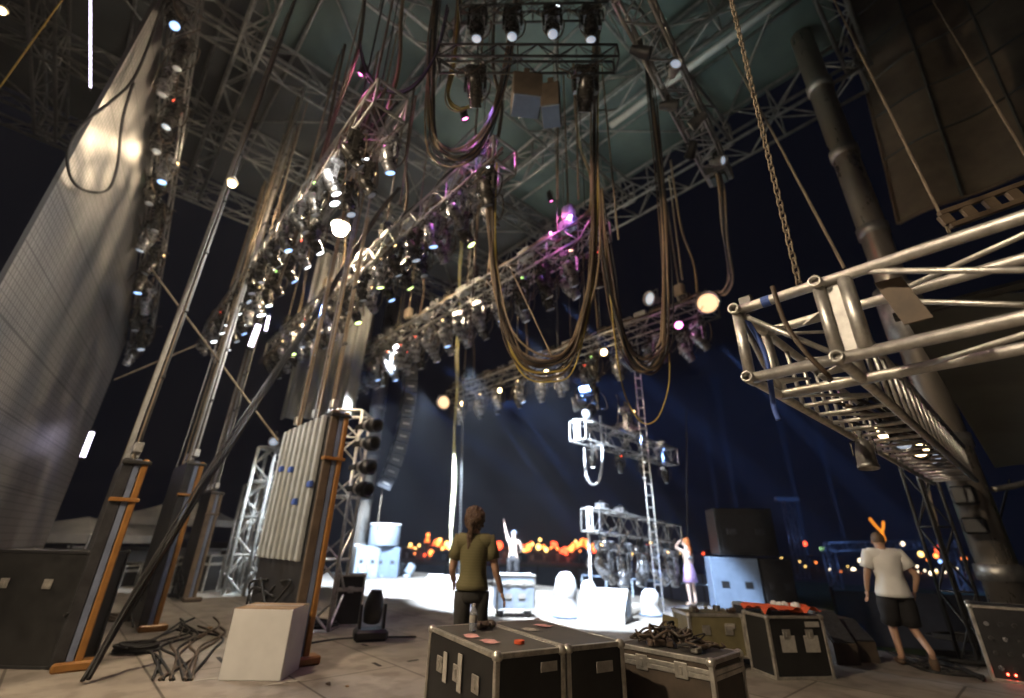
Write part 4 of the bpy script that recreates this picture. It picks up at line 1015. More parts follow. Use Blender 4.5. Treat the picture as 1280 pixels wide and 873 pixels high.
    w = (b-a).length; c = (a+b)/2+Yd*.27; ax = head_ax(deg)
    t = thing('white_carton', c, 'tall white carton standing in front of the strip rack', 'carton')
    MB().box(c+SZ*.345, (w,.54,.69), ax, .006).build('box', 'carton', t)
    MB().box(c+SZ*.694-Yd*.135, (w-.01,.264,.006), ax).build('flap', 'carton_top', t)
    MB().box(c+SZ*.696+Yd*.135, (w-.01,.264,.006), ax).build('flap', 'carton_top', t)
    MB().box(c+SZ*.701, (w*1.0,.05,.002), ax).build('tape', 'label', t)
cases()

# ------------------------------------------------------------------ stage clutter
def clutter():
    # moving light standing on the floor
    p = atz(462,800,0)
    t = thing('floor_spotlight', p, 'black moving spotlight standing upright on the stage floor', 'stage light')
    A = head_ax(20)
    MB().box(p+SZ*.08, (.52,.42,.16), A, .04).build('base_box', 'black', t)
    for s in (-1,1): MB().slab([p+A[0]*(s*.17)+A[1]*a+SZ*z for a, z in ((-.09,.16),(.09,.16),(.06,.5),(-.06,.5))], A[0]*(.035*s)).build('yoke_arm', 'black', t)
    h = MB().lathe(p+SZ*.42, SZ+A[0]*.05, [(.08,-.2),(.13,-.18),(.15,-.05),(.15,.08),(.12,.2),(.09,.26),(.09,.28)], 14).build('head', 'black', t, True)
    MB().lathe(p+SZ*.42, SZ+A[0]*.05, [(.08,.281),(.04,.292),(.002,.296)], 14).build('lens', 'lens', h, True)
    # lumps mid stage, the glare on them put into a white colour
    for k, (px, py, w, hgt) in enumerate(((708,772,.34,.9),(737,770,.26,.72),(815,770,.3,.55))):
        q = atz(px, py, 0)
        t = thing('lit_stand', q, f'{["tallest","narrow","farther"][k]} white lit stand glaring on the bright floor', 'lit stand')
        MB().lathe(q, SZ, [(w*.9,0),(w*.82,.05),(w*.7,hgt*.45),(w*.78,hgt*.55),(w*.62,hgt*.85),(w*.35,hgt*.98),(.02,hgt)], 14).build('cover', 'white_lump', t, True)
        MB().lathe(q, SZ, [(w*.95,.002),(w*.95,.04),(w*.85,.05)], 14).build('foot_ring', 'speaker_blue', t, True)
    q = atz(757,775,0); A = head_ax(-25)
    t = thing('wedge_monitor', q, 'white lit wedge monitor beside the pale upright pole', 'speaker')
    MB().slab([q-A[0]*.5+A[1]*a+SZ*z for a, z in ((-.4,0),(.4,0),(.4,.55),(.1,.6),(-.4,.2))], A[0]*1.0).build('cabinet', 'white_lump', t)
    MB().box(q+A[0]*.505+SZ*.25, (.01,.4,.3), A).build('side_panel', 'speaker_blue', t)
    # small bits at the far stage edge
    for k, (px, py) in enumerate(((372+82,724),(480,722),(497,720),(509,722))):
        q = atz(px, py, 0); t = thing('floor_lamp', q, 'small pale lamp standing on the bright floor by the far left stack', 'stage light', 'small lamps on the bright floor')
        MB().box(q+SZ*.06, (.4,.3,.12), head_ax(k*30), .03).build('base_box', 'speaker_pale', t)
        MB().lathe(q+SZ*.12, V3((.3*(k-1.5),.2,1)), [(.16,0),(.2,.1),(.19,.4),(.13,.46)], 12).build('head', 'speaker_pale', t, True)
    # low grey trough along the thrust, behind the gear
    q0, q1 = atz(700,772,0), atz(852,772,0)
    t = thing('stage_rail', (q0+q1)/2, 'low pale rail with posts along the bright stage edge', 'rail')
    q0 = S(-11.5,13.9,0); q1 = S(-6.4,13.9,0)
    MB().tube([q0+SZ*.5, q1+SZ*.5], .03, 6).build('top_bar', 'speaker_blue', t)
    for k in range(6): MB().tube([q0.lerp(q1, k/5), q0.lerp(q1, k/5)+SZ*.5], .03, 6).build('post', 'speaker_pale', t)
    # ladder with rungs from the farthest truss to the floor
    p = atz(826,766,0); top = V3((p.x, p.y, TZ-.25)); t = thing('rope_ladder', p, 'narrow white runged ladder hanging from the farthest truss to the floor', 'ladder')
    off = V3((.085,0,0))
    for s in (-1,1): MB().tube([p+off*s+SZ*.02, top+off*s], .013, 6).build('rail', 'alu', t)
    for k in range(1, 24): MB().box(p+SZ*(k*.3), (.16,.025,.045), WORLD_AX, .006).build('rung', 'alu_dull', t)
    # pale pole and straps at the left of the light pods
    q = atz(739,744,0); q = V3((q.x, q.y, 0)); a = aty(733,500,q.y)
    single(MB().tube(catmull([q+SZ*.02, aty(737,690,q.y), aty(733,636,q.y)], 5), .05, 8), 'pale_pole', 'cable_white', 'pale upright pole beside the hanging light pods', 'pole', smooth=True)
    q2 = aty(745,600,12.6)
    single(MB().tube(catmull([aty(730,560,12.4), aty(733,595,12.4), aty(741,606,12.4), aty(750,598,12.4), aty(753,565,12.4), aty(750,520,12.4)], 6), .035, 6), 'white_cable', 'cable_white', 'white cable loop hanging from the upper light pod', 'cable', smooth=True)
    # light pods
    for nm, a, b in (('upper', aty(722,538,11.5), aty(838,572,15.0)), ('lower', aty(738,650,11.5), aty(842,668,15.0))):
        truss(a, b, .5, 'light_pod', f'{nm} short truss of glaring white lit spotlights hanging at centre right', pitch=.45, rc=.026, rl=.013, m='alu_dull')
        d = (b-a).normalized()
        for k in range(5 if nm == 'lower' else 4):
            p = a.lerp(b, .12+(.2 if nm == 'lower' else .26)*k)
            place('grey' if nm == 'lower' else 'dark', p-SZ*.3, yaw_of(SV)+R.uniform(-60,60), R.uniform(-20,50), f'silver edged spotlight hanging under the {nm} light pod', f'spotlights of the {nm} light pod', 'e_white' if k == 0 else 'e_pale', 1.25 if nm == 'lower' else .62)
            if nm == 'lower' and k > 1: continue
            t = thing('ballast_box', p+SZ*.25, f'metal ballast box on the {nm} light pod', 'box', f'ballast boxes of the {nm} pod')
            MB().box(p+SZ*.34, (.34,.26,.17), head_ax(60), .02).build('casing', 'fix_grey', t)
            MB().tube([p+SZ*.425+d*-.1, p+SZ*.48+d*-.1, p+SZ*.48+d*.1, p+SZ*.425+d*.1], .014, 5).build('handle', 'black', t)
        t = thing('end_bracket', a, f'white square bracket on the left end of the {nm} light pod', 'bracket')
        MB().box(a+V3((-.02,-.05,0)), (.16,.08,.56), WORLD_AX, .02).build('plate', 'white_lump', t)
        MB().box(a+V3((-.02,-.095,0)), (.04,.012,.26), WORLD_AX).build('slot', 'black', t)
    place('dark', aty(737,500,11.8)+SZ*.5, 150, 60, 'dark spotlight standing up on the left end of the upper light pod', None, 'lens', 1.3, roll=math.pi*.0)
    place('flood', aty(722,508,11.9)+SZ*.35, 80, 80, 'round pale floodlight above the left end of the upper light pod', None, 'e_pale', .8)
    place('grey', aty(785,530,13)+SZ*.6, 60, 110, 'grey spotlight standing above the middle of the upper light pod', None, 'lens', 1.3)
    # cables on the stage floor
    def coil(c, r, n, label, m='cable_black'):
        t = thing('cable_coil', c, label, 'cable coil')
        for i in range(n):
            rr = r*R.uniform(.6,1.1); ph = R.uniform(0,6)
            MB().tube(catmull([c+V3((rr*math.cos(a+ph)*1.2+R.uniform(-.03,.03), rr*math.sin(a+ph)+R.uniform(-.03,.03), .02+.012*i)) for a in [k*.7 for k in range(10)]], 4), .017, 5).build('cable', m, t, True)
    coil(atz(170,815,0), .22, 7, 'black cable coil lying beside the heavy dark cable')
    coil(atz(155,775,0), .28, 6, 'cable coil heaped between the two orange racks', 'cable_brown')
    coil(atz(395,785,0), .3, 8, 'black cable heap at the foot of the silver lattice tower')
    coil(atz(1160,835,0)+V3((.9,.4,0)), .35, 5, 'dark cable coil on the floor beyond the walking man')
    coil(atz(1205,800,0), .5, 5, 'flat dark cable coil near the equipment rack')
    for k in range(11):
        a = atz(R.uniform(190,240), 852, 0); b = atz(R.uniform(215,275), R.uniform(770,790), 0)
        mid = a.lerp(b, .5)+V3((R.uniform(-.4,.4), R.uniform(-.4,.4), 0)); m2 = a.lerp(b, .75)+V3((R.uniform(-.3,.3), R.uniform(-.3,.3), 0)); 
        for q in (a, b, mid, m2): q.z = .02
        single(MB().tube(catmull([a, a.lerp(mid, .6)+V3((R.uniform(-.2,.2),0,0)), mid, m2, b], 6), .016, 5), 'floor_cable', R.choice(['cable_black','cable_brown']), 'loose dark cable snaking over the floor left of the white carton', 'cable', 'floor cables left of the carton', smooth=True)
    for k in range(7):
        pts = [atz(1108+k*3, 815+k*2, 0), atz(1140+R.uniform(-14,14), 832+R.uniform(-12,8), 0), atz(1180+R.uniform(-14,14), 840+R.uniform(-14,6), 0), atz(1230, 850+R.uniform(-3,3), 0)]
        for q in pts: q.z = .02
        single(MB().tube(catmull(pts, 6), .016, 5), 'floor_cable', 'cable_black', 'dark cable trailing under the walking man to the right', 'cable', 'floor cables under the walking man', smooth=True)
    pts = [atz(x, y, 0) for x, y in ((300,830),(360,812),(430,800),(520,798))]
    single(MB().tube(catmull([V3((q.x,q.y,.02)) for q in pts], 6), .014, 5), 'floor_cable', 'cable_black', 'thin dark cable crossing the floor past the upright spotlight', 'cable', smooth=True)
    for k in range(9):
        q = atz(R.uniform(130,520), R.uniform(790,862), 0); q.z = .004; A = head_ax(R.choice([-48,42])+R.uniform(-6,6)); l = R.uniform(.12,.5)
        single(MB().box(q+SZ*.001, (l,.05,.002), A), 'floor_tape', R.choice(['cable_black','label','cable_black']), 'strip of gaffer tape stuck on the stage floor', 'tape', 'tape strips on the floor')
    for k in range(14):
        q = atz(R.uniform(120,1200), R.uniform(785,860), 0); q.z = .004; r = R.uniform(.015,.045); A = head_ax(R.uniform(0,180))
        single(MB().ell(q+SZ*r*.5, r*1.4, r, r*.5, A, 7, 5, .5), 'litter_scrap', R.choice(['label','leather','cable_black','carton_top']), 'small scrap of litter on the stage floor', 'litter', 'litter scraps on the floor')
    # dark cases behind the lattice tower foot
    q = atz(408,785,0)
    case(q+V3((.2,.4,0)), (.5,.5,.85), 20, 'small dark case behind the foot of the silver lattice tower', lid=.3, casters=False, latches=(1,0))
    # back left: backstage gear, white counter and tent
    q = aty(215,700,22)
    t = thing('white_table', V3((q.x,q.y,0)), 'long brightly lit white table far behind the orange racks', 'table')
    c = V3((q.x-1,q.y,0)); MB().box(c+SZ*.95, (6,.9,.07), head_ax(10), .01).build('table_top', 'white_lump', t)
    MB().box(c+SZ*.45-head_ax(10)[1]*.3, (5.8,.03,.85), head_ax(10)).build('skirt', 'white_lump', t)
    for k, (px, py, Y) in enumerate(((95,690,17),(230,640,20),(150,690,24))):
        q = aty(px, py, Y); q.z = 0; w, hh = (3.4,2.0) if k == 0 else (3.0,2.9) if k == 1 else (4,2.2)
        t = thing('canopy_tent', q, f'{["pale low","grey taller","wide pale"][k]} canopy tent backstage at the far left', 'tent')
        e = [q+V3((sx*w/2, sy*w/2, hh*.72)) for sx, sy in ((-1,-1),(1,-1),(1,1),(-1,1))]; ap = q+SZ*hh
        m = MB(); m.add(e+[ap]+[p-SZ*.25 for p in e], [(0,1,4),(1,2,4),(2,3,4),(3,0,4),(0,5,6,1),(1,6,7,2),(2,7,8,3),(3,8,5,0)]); m.build('canopy', 'tent', t)
        for p in e: MB().tube([V3((p.x,p.y,0)), p], .03, 6).build('pole', 'alu_dull', t)
    for k in range(6):
        px = 120+k*26; q = aty(px, 720, 15+R.uniform(-1,2)); q.z = 0
        case(q, (R.uniform(.6,1.0),.6,R.uniform(.6,1.1)), R.uniform(-30,30), f'{["first","second","third","fourth","fifth","sixth"][k]} road case from the left in the backstage row behind the racks', lid=.25, casters=False, latches=(2,0), group='backstage road cases')
clutter()

# ------------------------------------------------------------------ people
def skin(nodes, edges, root, lv=2):
    me = bpy.data.meshes.new('skin_tmp'); me.from_pydata([tuple(c) for c, r in nodes], edges, []); o = bpy.data.objects.new('skin_tmp', me); col.objects.link(o)
    md = o.modifiers.new('s', 'SKIN'); md.use_smooth_shade = True
    sv = me.skin_vertices[0].data
    for i, (c, r) in enumerate(nodes):
        sv[i].radius = r if isinstance(r, tuple) else (r, r); sv[i].use_root = (i == root)
    sb = o.modifiers.new('b', 'SUBSURF'); sb.levels = lv; sb.render_levels = lv
    dg = bpy.context.evaluated_depsgraph_get(); ev = o.evaluated_get(dg); m2 = ev.to_mesh()
    mb = MB(); mb.add([v.co.copy() for v in m2.vertices], [tuple(p.vertices) for p in m2.polygons])
    ev.to_mesh_clear(); bpy.data.objects.remove(o); bpy.data.meshes.remove(me)
    return mb
def hand(mb, wrist, d, side, spread=.35, curl=.3):
    """palm, four fingers of different lengths and a thumb; d: pointing direction, side: direction of the thumb"""
    d = V3(d).normalized(); s = V3(side); s = (s-d*s.dot(d)).normalized(); n = d.cross(s).normalized()
    c = V3(wrist)+d*.05
    mb.ell(c, .042, .018, .055, (s, n, d), 10, 7)
    for k, (ln, x) in enumerate(((.072,.03),(.08,.011),(.074,-.009),(.056,-.028))):
        a = c+d*.04+s*x; e = (d+s*(x*spread*8)).normalized()
        mb.tube([a, a+e*ln*.45, a+e*ln*.75-n*ln*curl*.4, a+e*ln-n*ln*curl], [.0105,.0095,.0085,.006], 6)
    a = c-d*.02+s*.03; mb.tube([a, a+s*.03+d*.025, a+s*.045+d*.055-n*.01], [.013,.011,.008], 6)
def person(loc, yaw, J, label, bodymat, skel=None):
    t = thing('person', loc, label, 'person', rotz=math.radians(yaw))
    N = lambda k, r: (V3(J[k]), r)
    names = ['pelvis','spine','chest','neck','jaw','skull','shL','elL','wrL','shR','elR','wrR','hipL','knL','anL','toL','hipR','knR','anR','toR']
    rad = [(.14,.11),(.12,.095),(.135,.10),.058,.075,.085,.066,.045,.030,.066,.045,.030,.095,.060,.042,.032,.095,.060,.042,.032]
    nodes = [N(k, r) for k, r in zip(names, rad)]
    ix = {k: i for i, k in enumerate(names)}
    ed = [('pelvis','spine'),('spine','chest'),('chest','neck'),('neck','jaw'),('jaw','skull'),('chest','shL'),('shL','elL'),('elL','wrL'),('chest','shR'),('shR','elR'),('elR','wrR'),('pelvis','hipL'),('hipL','knL'),('knL','anL'),('anL','toL'),('pelvis','hipR'),('hipR','knR'),('knR','anR'),('anR','toR')]
    mb = skin(nodes, [(ix[a], ix[b]) for a, b in ed], 0)
    hc = (V3(J['jaw'])+V3(J['skull']))/2; f = V3(J.get('face', (0,1,0))).normalized(); side = f.cross(SZ).normalized()
    mb.ell(hc+SZ*.01, .078, .098, .118, (side, f, SZ), 14, 10)
    mb.ell(hc+f*.1-SZ*.015, .014, .02, .024, (side, f, SZ), 8, 6)          # nose
    mb.ell(hc+f*.085-SZ*.055, .024, .014, .008, (side, f, SZ), 8, 6)        # lips
    for s in (-1,1):
        mb.ell(hc+side*(s*.081)-SZ*.01, .010, .020, .032, (side, f, SZ), 8, 6)
        mb.ell(hc+side*(s*.032)+f*.085+SZ*.015, .014, .010, .009, (side, f, SZ), 8, 6)
    for s, a, b in (('L','elL','wrL'),('R','elR','wrR')):
        d = V3(J[b])-V3(J[a]); hand(mb, V3(J[b])-d.normalized()*.015, d, V3((0,1,0)) if abs(d.normalized().y) < .8 else V3((0,0,1)))
    mb.build('body', bodymat, t, True, local=True)
    for s in (-1,1):
        e = MB().ell(hc+side*(s*.032)+f*.091+SZ*.015, .008,.006,.007, (side, f, SZ), 8, 6).build('eye', 'black', t, True, local=True)
    return t, J, hc, f, side
def loft(mb, rings, n=22, fold=.0, seed=0, cap=True, ref=(1,0,0)):
    """rings: (centre, half width, half depth) from one hem to the other; fold: depth of the cloth folds"""
    v = []; f = []; m = len(rings)
    for i, (c, rx, ry) in enumerate(rings):
        c = V3(c); d = (V3(rings[min(i+1, m-1)][0])-V3(rings[max(i-1, 0)][0])).normalized()
        a = V3(ref); a = (a-d*a.dot(d)).normalized(); b = d.cross(a)
        for k in range(n):
            t = 2*math.pi*k/n
            w = 1 + fold*(math.sin(3*t+1.7*i+seed)+.7*math.sin(7*t-1.1*i+2*seed)+.5*math.sin(2.3*i+seed+t))
            v.append(c + a*(rx*w*math.cos(t)) + b*(ry*w*math.sin(t)))
    for i in range(m-1):
        for k in range(n): f.append((i*n+k, i*n+(k+1) % n, (i+1)*n+(k+1) % n, (i+1)*n+k))
    if cap: f += [tuple(range(n))[::-1], tuple((m-1)*n+k for k in range(n))]
    return mb.add(v, f)
def lerp3(a, b, t): return V3(a).lerp(V3(b), t)
def shirt(t, J, m, w=1.0, low=.93, slv=.62, fold=.022):
    mb = MB(); ch = V3(J['chest']); pv = V3(J['pelvis']); ax = lambda z: pv.lerp(ch, (z-pv.z)/(ch.z-pv.z))
    R_ = []
    for z, rx, ry in ((low,.192,.162),(low+.05,.188,.158),(1.04,.17,.142),(1.1,.155,.13),(1.16,.158,.132),(1.22,.166,.138),(1.28,.176,.142),(1.34,.184,.14),(1.39,.182,.128),(1.43,.155,.108),(1.465,.10,.085),(1.49,.072,.072)):
        c = ax(z); c.z = z; R_.append((c, rx*w, ry*w))
    loft(mb, R_, 26, fold, w*3)
    for s in 'LR':
        a, b = V3(J['sh'+s]), V3(J['el'+s]); q = a.lerp(ch, .35); 
        loft(mb, [(q, .09*w,.09*w),(a, .088*w,.092*w),(a.lerp(b, slv*.5), .08*w,.084*w),(a.lerp(b, slv), .083*w,.085*w)], 16, fold, 2, True, (0,1,.2))
    l, r = V3(J['shL']), V3(J['shR']); mid = (l+r)/2-SZ*.015
    loft(mb, [(l-(mid-l)*.15, .07*w,.06*w),(l, .092*w,.088*w),(l.lerp(mid,.5), .108*w,.092*w),(mid, .112*w,.09*w),(r.lerp(mid,.5), .108*w,.092*w),(r, .092*w,.088*w),(r-(mid-r)*.15, .07*w,.06*w)], 18, fold*.5, 4, True, (0,1,.2))
    return mb.build('shirt', m, t, True, local=True)
def legwear(t, J, m, name, to=1.0, w=1.0, top=1.06, fold=.02, wide=0.0):
    mb = MB(); pv = V3(J['pelvis'])
    loft(mb, [((pv.x,pv.y,top),.140*w,.118*w),((pv.x,pv.y,top-.06),.15*w,.128*w),((pv.x,pv.y,.94),.168*w,.142*w),((pv.x,pv.y,.87),.178*w,.148*w),((pv.x,pv.y,.82),.165*w,.13*w)], 24, fold*.6, 1)
    for s in 'LR':
        h, k, a = V3(J['hip'+s]), V3(J['kn'+s]), V3(J['an'+s])
        P = [(h+V3((0,0,.02)), .105*w,.115*w),(h.lerp(k,.3), .10*w+wide,.108*w+wide),(h.lerp(k,.7), .088*w+wide,.092*w+wide),(k, .082*w+wide,.086*w+wide)]
        if to < 1: P = P[:3]+[(h.lerp(k, to), .09*w+wide,.095*w+wide)] if to > .7 else P[:2]+[(h.lerp(k, to), .095*w+wide,.1*w+wide)]
        else: P += [(k.lerp(a,.4), .075*w,.08*w),(k.lerp(a,.8), .068*w,.072*w),(k.lerp(a,.97), .07*w,.075*w)]
        loft(mb, P, 16, fold, 3)
    return mb.build(name, m, t, True, local=True)
def bushy(hc, f, sd, r, n, rl, seed=1):
    rr = random.Random(seed); mb = MB().ell(hc-f*.025+SZ*.03, r*.93, r*1.0, r*1.05, (sd, f, SZ), 14, 10, .06)
    for k in range(n):
        d = V3((rr.gauss(0,1), rr.gauss(0,1), rr.gauss(.25,1))).normalized()
        if d.dot(f) > .35 and d.z < .55: continue
        q = hc-f*.025+SZ*.025+V3((d.x*r, d.y*r, d.z*r*1.05))
        a, b = frame(d); mb.ell(q, rl*rr.uniform(.6,1.3), rl*rr.uniform(.6,1.2), rl*rr.uniform(.5,1), (a, b, d), 7, 5, .25)
    return mb
STAND = dict(pelvis=(0,0,.96), spine=(0,.0,1.14), chest=(0,-.01,1.34), neck=(0,0,1.49), jaw=(0,.02,1.57), skull=(0,.01,1.67), shL=(-.185,-.01,1.41), shR=(.185,-.01,1.41),
    elL=(-.26,-.02,1.13), wrL=(-.28,.06,.89), elR=(.26,-.02,1.13), wrR=(.28,.06,.89), hipL=(-.1,0,.9), hipR=(.1,0,.9), knL=(-.11,.02,.5), knR=(.11,.02,.5), anL=(-.115,-.01,.09), anR=(.115,-.01,.09), toL=(-.13,.15,.035), toR=(.13,.15,.035))
def people():
    # ponytailed man, back to us, head turned to the right, right arm swung
    p = V3((-.38,5.75,0))
    J = dict(STAND); J.update(elR=(.27,-.03,1.12), wrR=(.36,.06,.90), elL=(-.25,.06,1.13), wrL=(-.22,.25,1.0), face=(.45,.9,0))
    t, J, hc, f, sd = person(p, 6, J, 'man with a ponytail in an drab olive T-shirt, seen from behind the front cases', M['skin'])
    t.scale = (.94,.97,1.04)
    shirt(t, J, 'shirt_green', 1.0, .94)
    legwear(t, J, 'trousers', 'trousers')
    hb = bushy(hc, f, sd, .118, 150, .026)
    for k in range(46):
        u = k/45; q = (hc-f*.13+SZ*.01).lerp(hc-f*.15-SZ*.27, u)+V3((R.uniform(-1,1)*.028, R.uniform(-.6,.6)*.02, 0))*(1.1-u*.6)
        hb.ell(q, .022, .02, .034, WORLD_AX, 7, 5, .3)
    hb.build('hair', 'hair', t, True, local=True)
    for s in ('L','R'): MB().ell(V3(J['to'+s])-V3((0,.06,-.015)), .055,.14,.055, n=10, m=7).build('shoe', 'shoe', t, True, local=True)
    # walking man in white T-shirt
    p = V3((5.72,7.6,0))
    J = dict(STAND); J.update(pelvis=(0,0,.93), hipL=(-.1,0,.88), hipR=(.1,0,.88), knL=(-.10,.10,.49), anL=(-.10,.04,.10), toL=(-.11,.2,.035), knR=(.12,.06,.48), anR=(.15,-.28,.22), toR=(.16,-.22,.06),
        elL=(-.27,.02,1.12), wrL=(-.29,.12,.90), elR=(.32,-.06,1.14), wrR=(.27,.05,.92), skull=(0,.05,1.65), jaw=(0,.05,1.55), face=(0,1,-.1))
    t, J, hc, f, sd = person(p, -20, J, 'man in a white T-shirt and black shorts walking away at right', M['skin'])
    t.scale = (1.02,1.02,1.0)
    shirt(t, J, 'shirt_white', 1.13, .86, .62, .03)
    legwear(t, J, 'shorts', 'shorts', .97, 1.06, 1.0, .035, .022)
    MB().ell(hc-f*.012+SZ*.035, .086,.102,.10, (sd, f, SZ), 14, 10, .02).build('hair', 'hair_short', t, True, local=True)
    for s in ('L','R'):
        a = V3(J['to'+s]); b = V3(J['an'+s]); d = (a-b).normalized()
        if s == 'L': MB().ell(a-V3((0,.06,-.005)), .055,.15,.045, n=10, m=7).build('shoe', 'shoe', t, True, local=True)
        else: MB().ell(b.lerp(a, .7)+V3((0,.0,-.02)), .055,.06,.13, head_ax(0), 10, 7).build('shoe', 'shoe', t, True, local=True)
    # shirtless man with raised arm behind the grey case
    p = aty(641,735,17.2); p.z = 0
    J = dict(STAND); J.update(elL=(-.26,.05,1.68), wrL=(-.36,.08,1.95), shL=(-.18,0,1.45), elR=(.25,.12,1.17), wrR=(.12,.3,1.1), face=(.3,1,.0))
    t, J, hc, f, sd = person(p, -18, J, 'shirtless man raising his left arm behind the blue grey case', M['skin_pale'])
    t.scale = (1.08,)*3
    legwear(t, J, 'shorts', 'shorts', .95, 1.0, 1.02, .03)
    cp = MB().ell(hc+SZ*.05, .09,.108,.085, (sd, f, SZ), 14, 8); cp.box(hc+f*.13+SZ*.045, (.14,.1,.012), (sd, f, SZ), .004); cp.build('cap', 'cap', t, True, local=True)
    # woman with orange hair
    p = aty(867,757,14.2); p.z = 0
    J = dict(STAND); J.update(shL=(-.16,0,1.38), shR=(.16,0,1.38), elL=(-.36,.12,1.50), wrL=(-.12,.16,1.64), elR=(.22,.02,1.12), wrR=(.2,.15,.95), face=(-.5,1,0))
    t, J, hc, f, sd = person(p, 30, J, 'orange haired woman in a lilac skirt shading her eyes by the speaker stack', M['skin_pale'])
    t.scale = (.92,.92,.97)
    loft(MB(), [((0,0,1.07),.125,.11),((0,0,1.0),.155,.135),((0,0,.9),.18,.155),((0,0,.75),.2,.17),((0,0,.6),.235,.2)], 26, .03, 1).build('skirt', 'skirt', t, True, local=True)
    loft(MB(), [((0,0,1.2),.138,.115),((0,0,1.28),.15,.125),((0,-.01,1.34),.158,.13),((0,-.01,1.4),.14,.105)], 22, .015, 2).build('top', 'white_lump', t, True, local=True)
    hb = MB().ell(hc-f*.03+SZ*.03, .105,.115,.12, (sd, f, SZ), 14, 10, .08)
    for k in range(7): hb.tube(catmull([hc-f*.08+sd*(.09-.03*k), hc-f*.13+sd*(.10-.033*k)-SZ*.15, hc-f*.12+sd*(.1-.033*k)-SZ*.34], 4), .03, 6)
    hb.build('hair', 'hair_orange', t, True, local=True)
people()

# ------------------------------------------------------------------ beyond the stage
def beyond():
    GZ = -1.6
    def fence(a, b, h, n, label, m='barrier'):
        a = V3((a[0],a[1],GZ)); b = V3((b[0],b[1],GZ)); t = thing('barrier_fence', a, label, 'fence'); d = (b-a)/n; L = d.length; dn = d.normalized(); nn = V3((-dn.y, dn.x, 0))
        for k in range(n):
            c = a+d*(k+.5); MB().box(c+SZ*(h/2), (L-.08,.06,h-.05), (dn, nn, SZ), .01).build('panel', m, t)
            MB().box(a+d*k+SZ*(h/2+.05), (.08,.12,h+.1), (dn, nn, SZ), .01).build('post', 'dark_metal', t)
    fence((-16,34), (4,33), 1.7, 10, 'long dark barrier across the lawn behind the bright stage', 'barrier')
    fence((4.2,30), (14,27), 1.75, 6, 'nearer blue grey barrier section right of the hanging light pods')
    fence((12,19), (24,17), 1.75, 7, 'blue barrier fence beyond the walking man')
    # light tower and goal shaped truss frame
    p = aty(1003,715,60); p.z = GZ; hh = aty(1000,628,60).z-GZ
    truss(p, p+SZ*hh, 1.0, 'light_tower', 'slim lattice light tower standing in the dark field at right', 'tower', pitch=1.2, rc=.07, rl=.04, m='alu_dull', up=V3((1,0,0)))
    t = thing('lamp_bar', p+SZ*hh, 'lamp bar on top of the slim lattice light tower', 'lamp'); MB().box(p+SZ*(hh+.3), (3,.5,.6), WORLD_AX, .1).build('casing', 'alu_dull', t); MB().box(p+SZ*(hh+.3)-V3((0,.26,0)), (2.6,.02,.4)).build('face', 'speaker_pale', t)
    Y = 45
    L0, L1, R0, R1 = aty(1034,684,Y), aty(1046,742,Y), aty(1190,680,Y), aty(1203,745,Y)
    for A, B, lb in ((V3((L0.x,Y,GZ)), V3((L0.x,Y,L0.z)), 'left leg of the truss goal frame in the field'), (V3((R0.x,Y,GZ)), V3((R0.x,Y,R0.z)), 'right leg of the truss goal frame in the field')):
        truss(A, B, .7, 'frame_truss', lb, pitch=.8, rc=.06, rl=.035, m='alu_dull', up=V3((1,0,0)))
    truss(L0, R0, .7, 'frame_truss', 'crossbar of the truss goal frame in the field', pitch=.8, rc=.06, rl=.035, m='alu_dull')
    # far camp
    def camp_lamp(px, py, Y, r, m, h_extra=0):
        q = aty(px, py, Y); names = {'f_red':'red','f_orange':'orange','f_yellow':'yellow','f_white':'white','f_blue':'blue','f_green':'green'}
        t = thing('camp_lamp', V3((q.x,q.y,GZ)), f'{names[m]} lamp on a pole in the far camp beyond the barrier', 'lamp', f'{names[m]} lamps of the far camp')
        MB().ell(q, r, r, r*1.1, n=8, m=6).build('globe', m, t, True)
        MB().tube([V3((q.x,q.y,GZ)), q-SZ*r*.9], .06, 5).build('pole', 'dark_metal', t)
    spots = [(479,709,.5,'f_white'),(513,681,.3,'f_yellow'),(519,686,.3,'f_yellow'),(511,685,.25,'f_yellow'),(524,682,.28,'f_yellow'),(535,669,.4,'f_orange'),(546,679,.65,'f_orange'),(550,676,.5,'f_yellow'),(556,684,.4,'f_orange'),(541,684,.4,'f_red'),
        (617,683,.6,'f_orange'),(624,682,.7,'f_red'),(631,687,.4,'f_red'),(661,684,.75,'f_orange'),(673,684,.55,'f_yellow'),(666,692,.4,'f_red'),(675,675,.35,'f_yellow'),(690,686,.5,'f_orange'),(694,681,.45,'f_red'),(700,690,.4,'f_red'),
        (718,688,.55,'f_red'),(722,682,.6,'f_orange'),(729,678,.75,'f_orange'),(731,686,.6,'f_yellow'),(737,690,.5,'f_red'),(742,682,.4,'f_orange'),(809,684,.35,'f_red'),(813,678,.3,'f_yellow'),(820,685,.45,'f_red'),(879,691,.35,'f_yellow'),(884,698,.5,'f_white'),(887,692,.4,'f_white'),
        (653,691,.3,'f_orange'),(640,695,.25,'f_yellow'),(710,694,.25,'f_yellow'),(602,690,.3,'f_orange'),(585,688,.35,'f_orange'),(574,692,.3,'f_yellow')]
    for k in range(60): spots.append((R.choice([R.gauss(550,16), R.gauss(675,28), R.gauss(728,12), R.uniform(600,760)]), R.gauss(686,4.5), R.uniform(.2,.55), R.choice(['f_red','f_red','f_orange','f_orange','f_yellow'])))
    for k in range(26): spots.append((R.uniform(500,890), R.uniform(692,698), R.uniform(.12,.2), R.choice(['f_yellow','f_orange','f_red','f_white'])))
    for x, y, r, m in spots: camp_lamp(x, y, R.uniform(95,120), r, m)
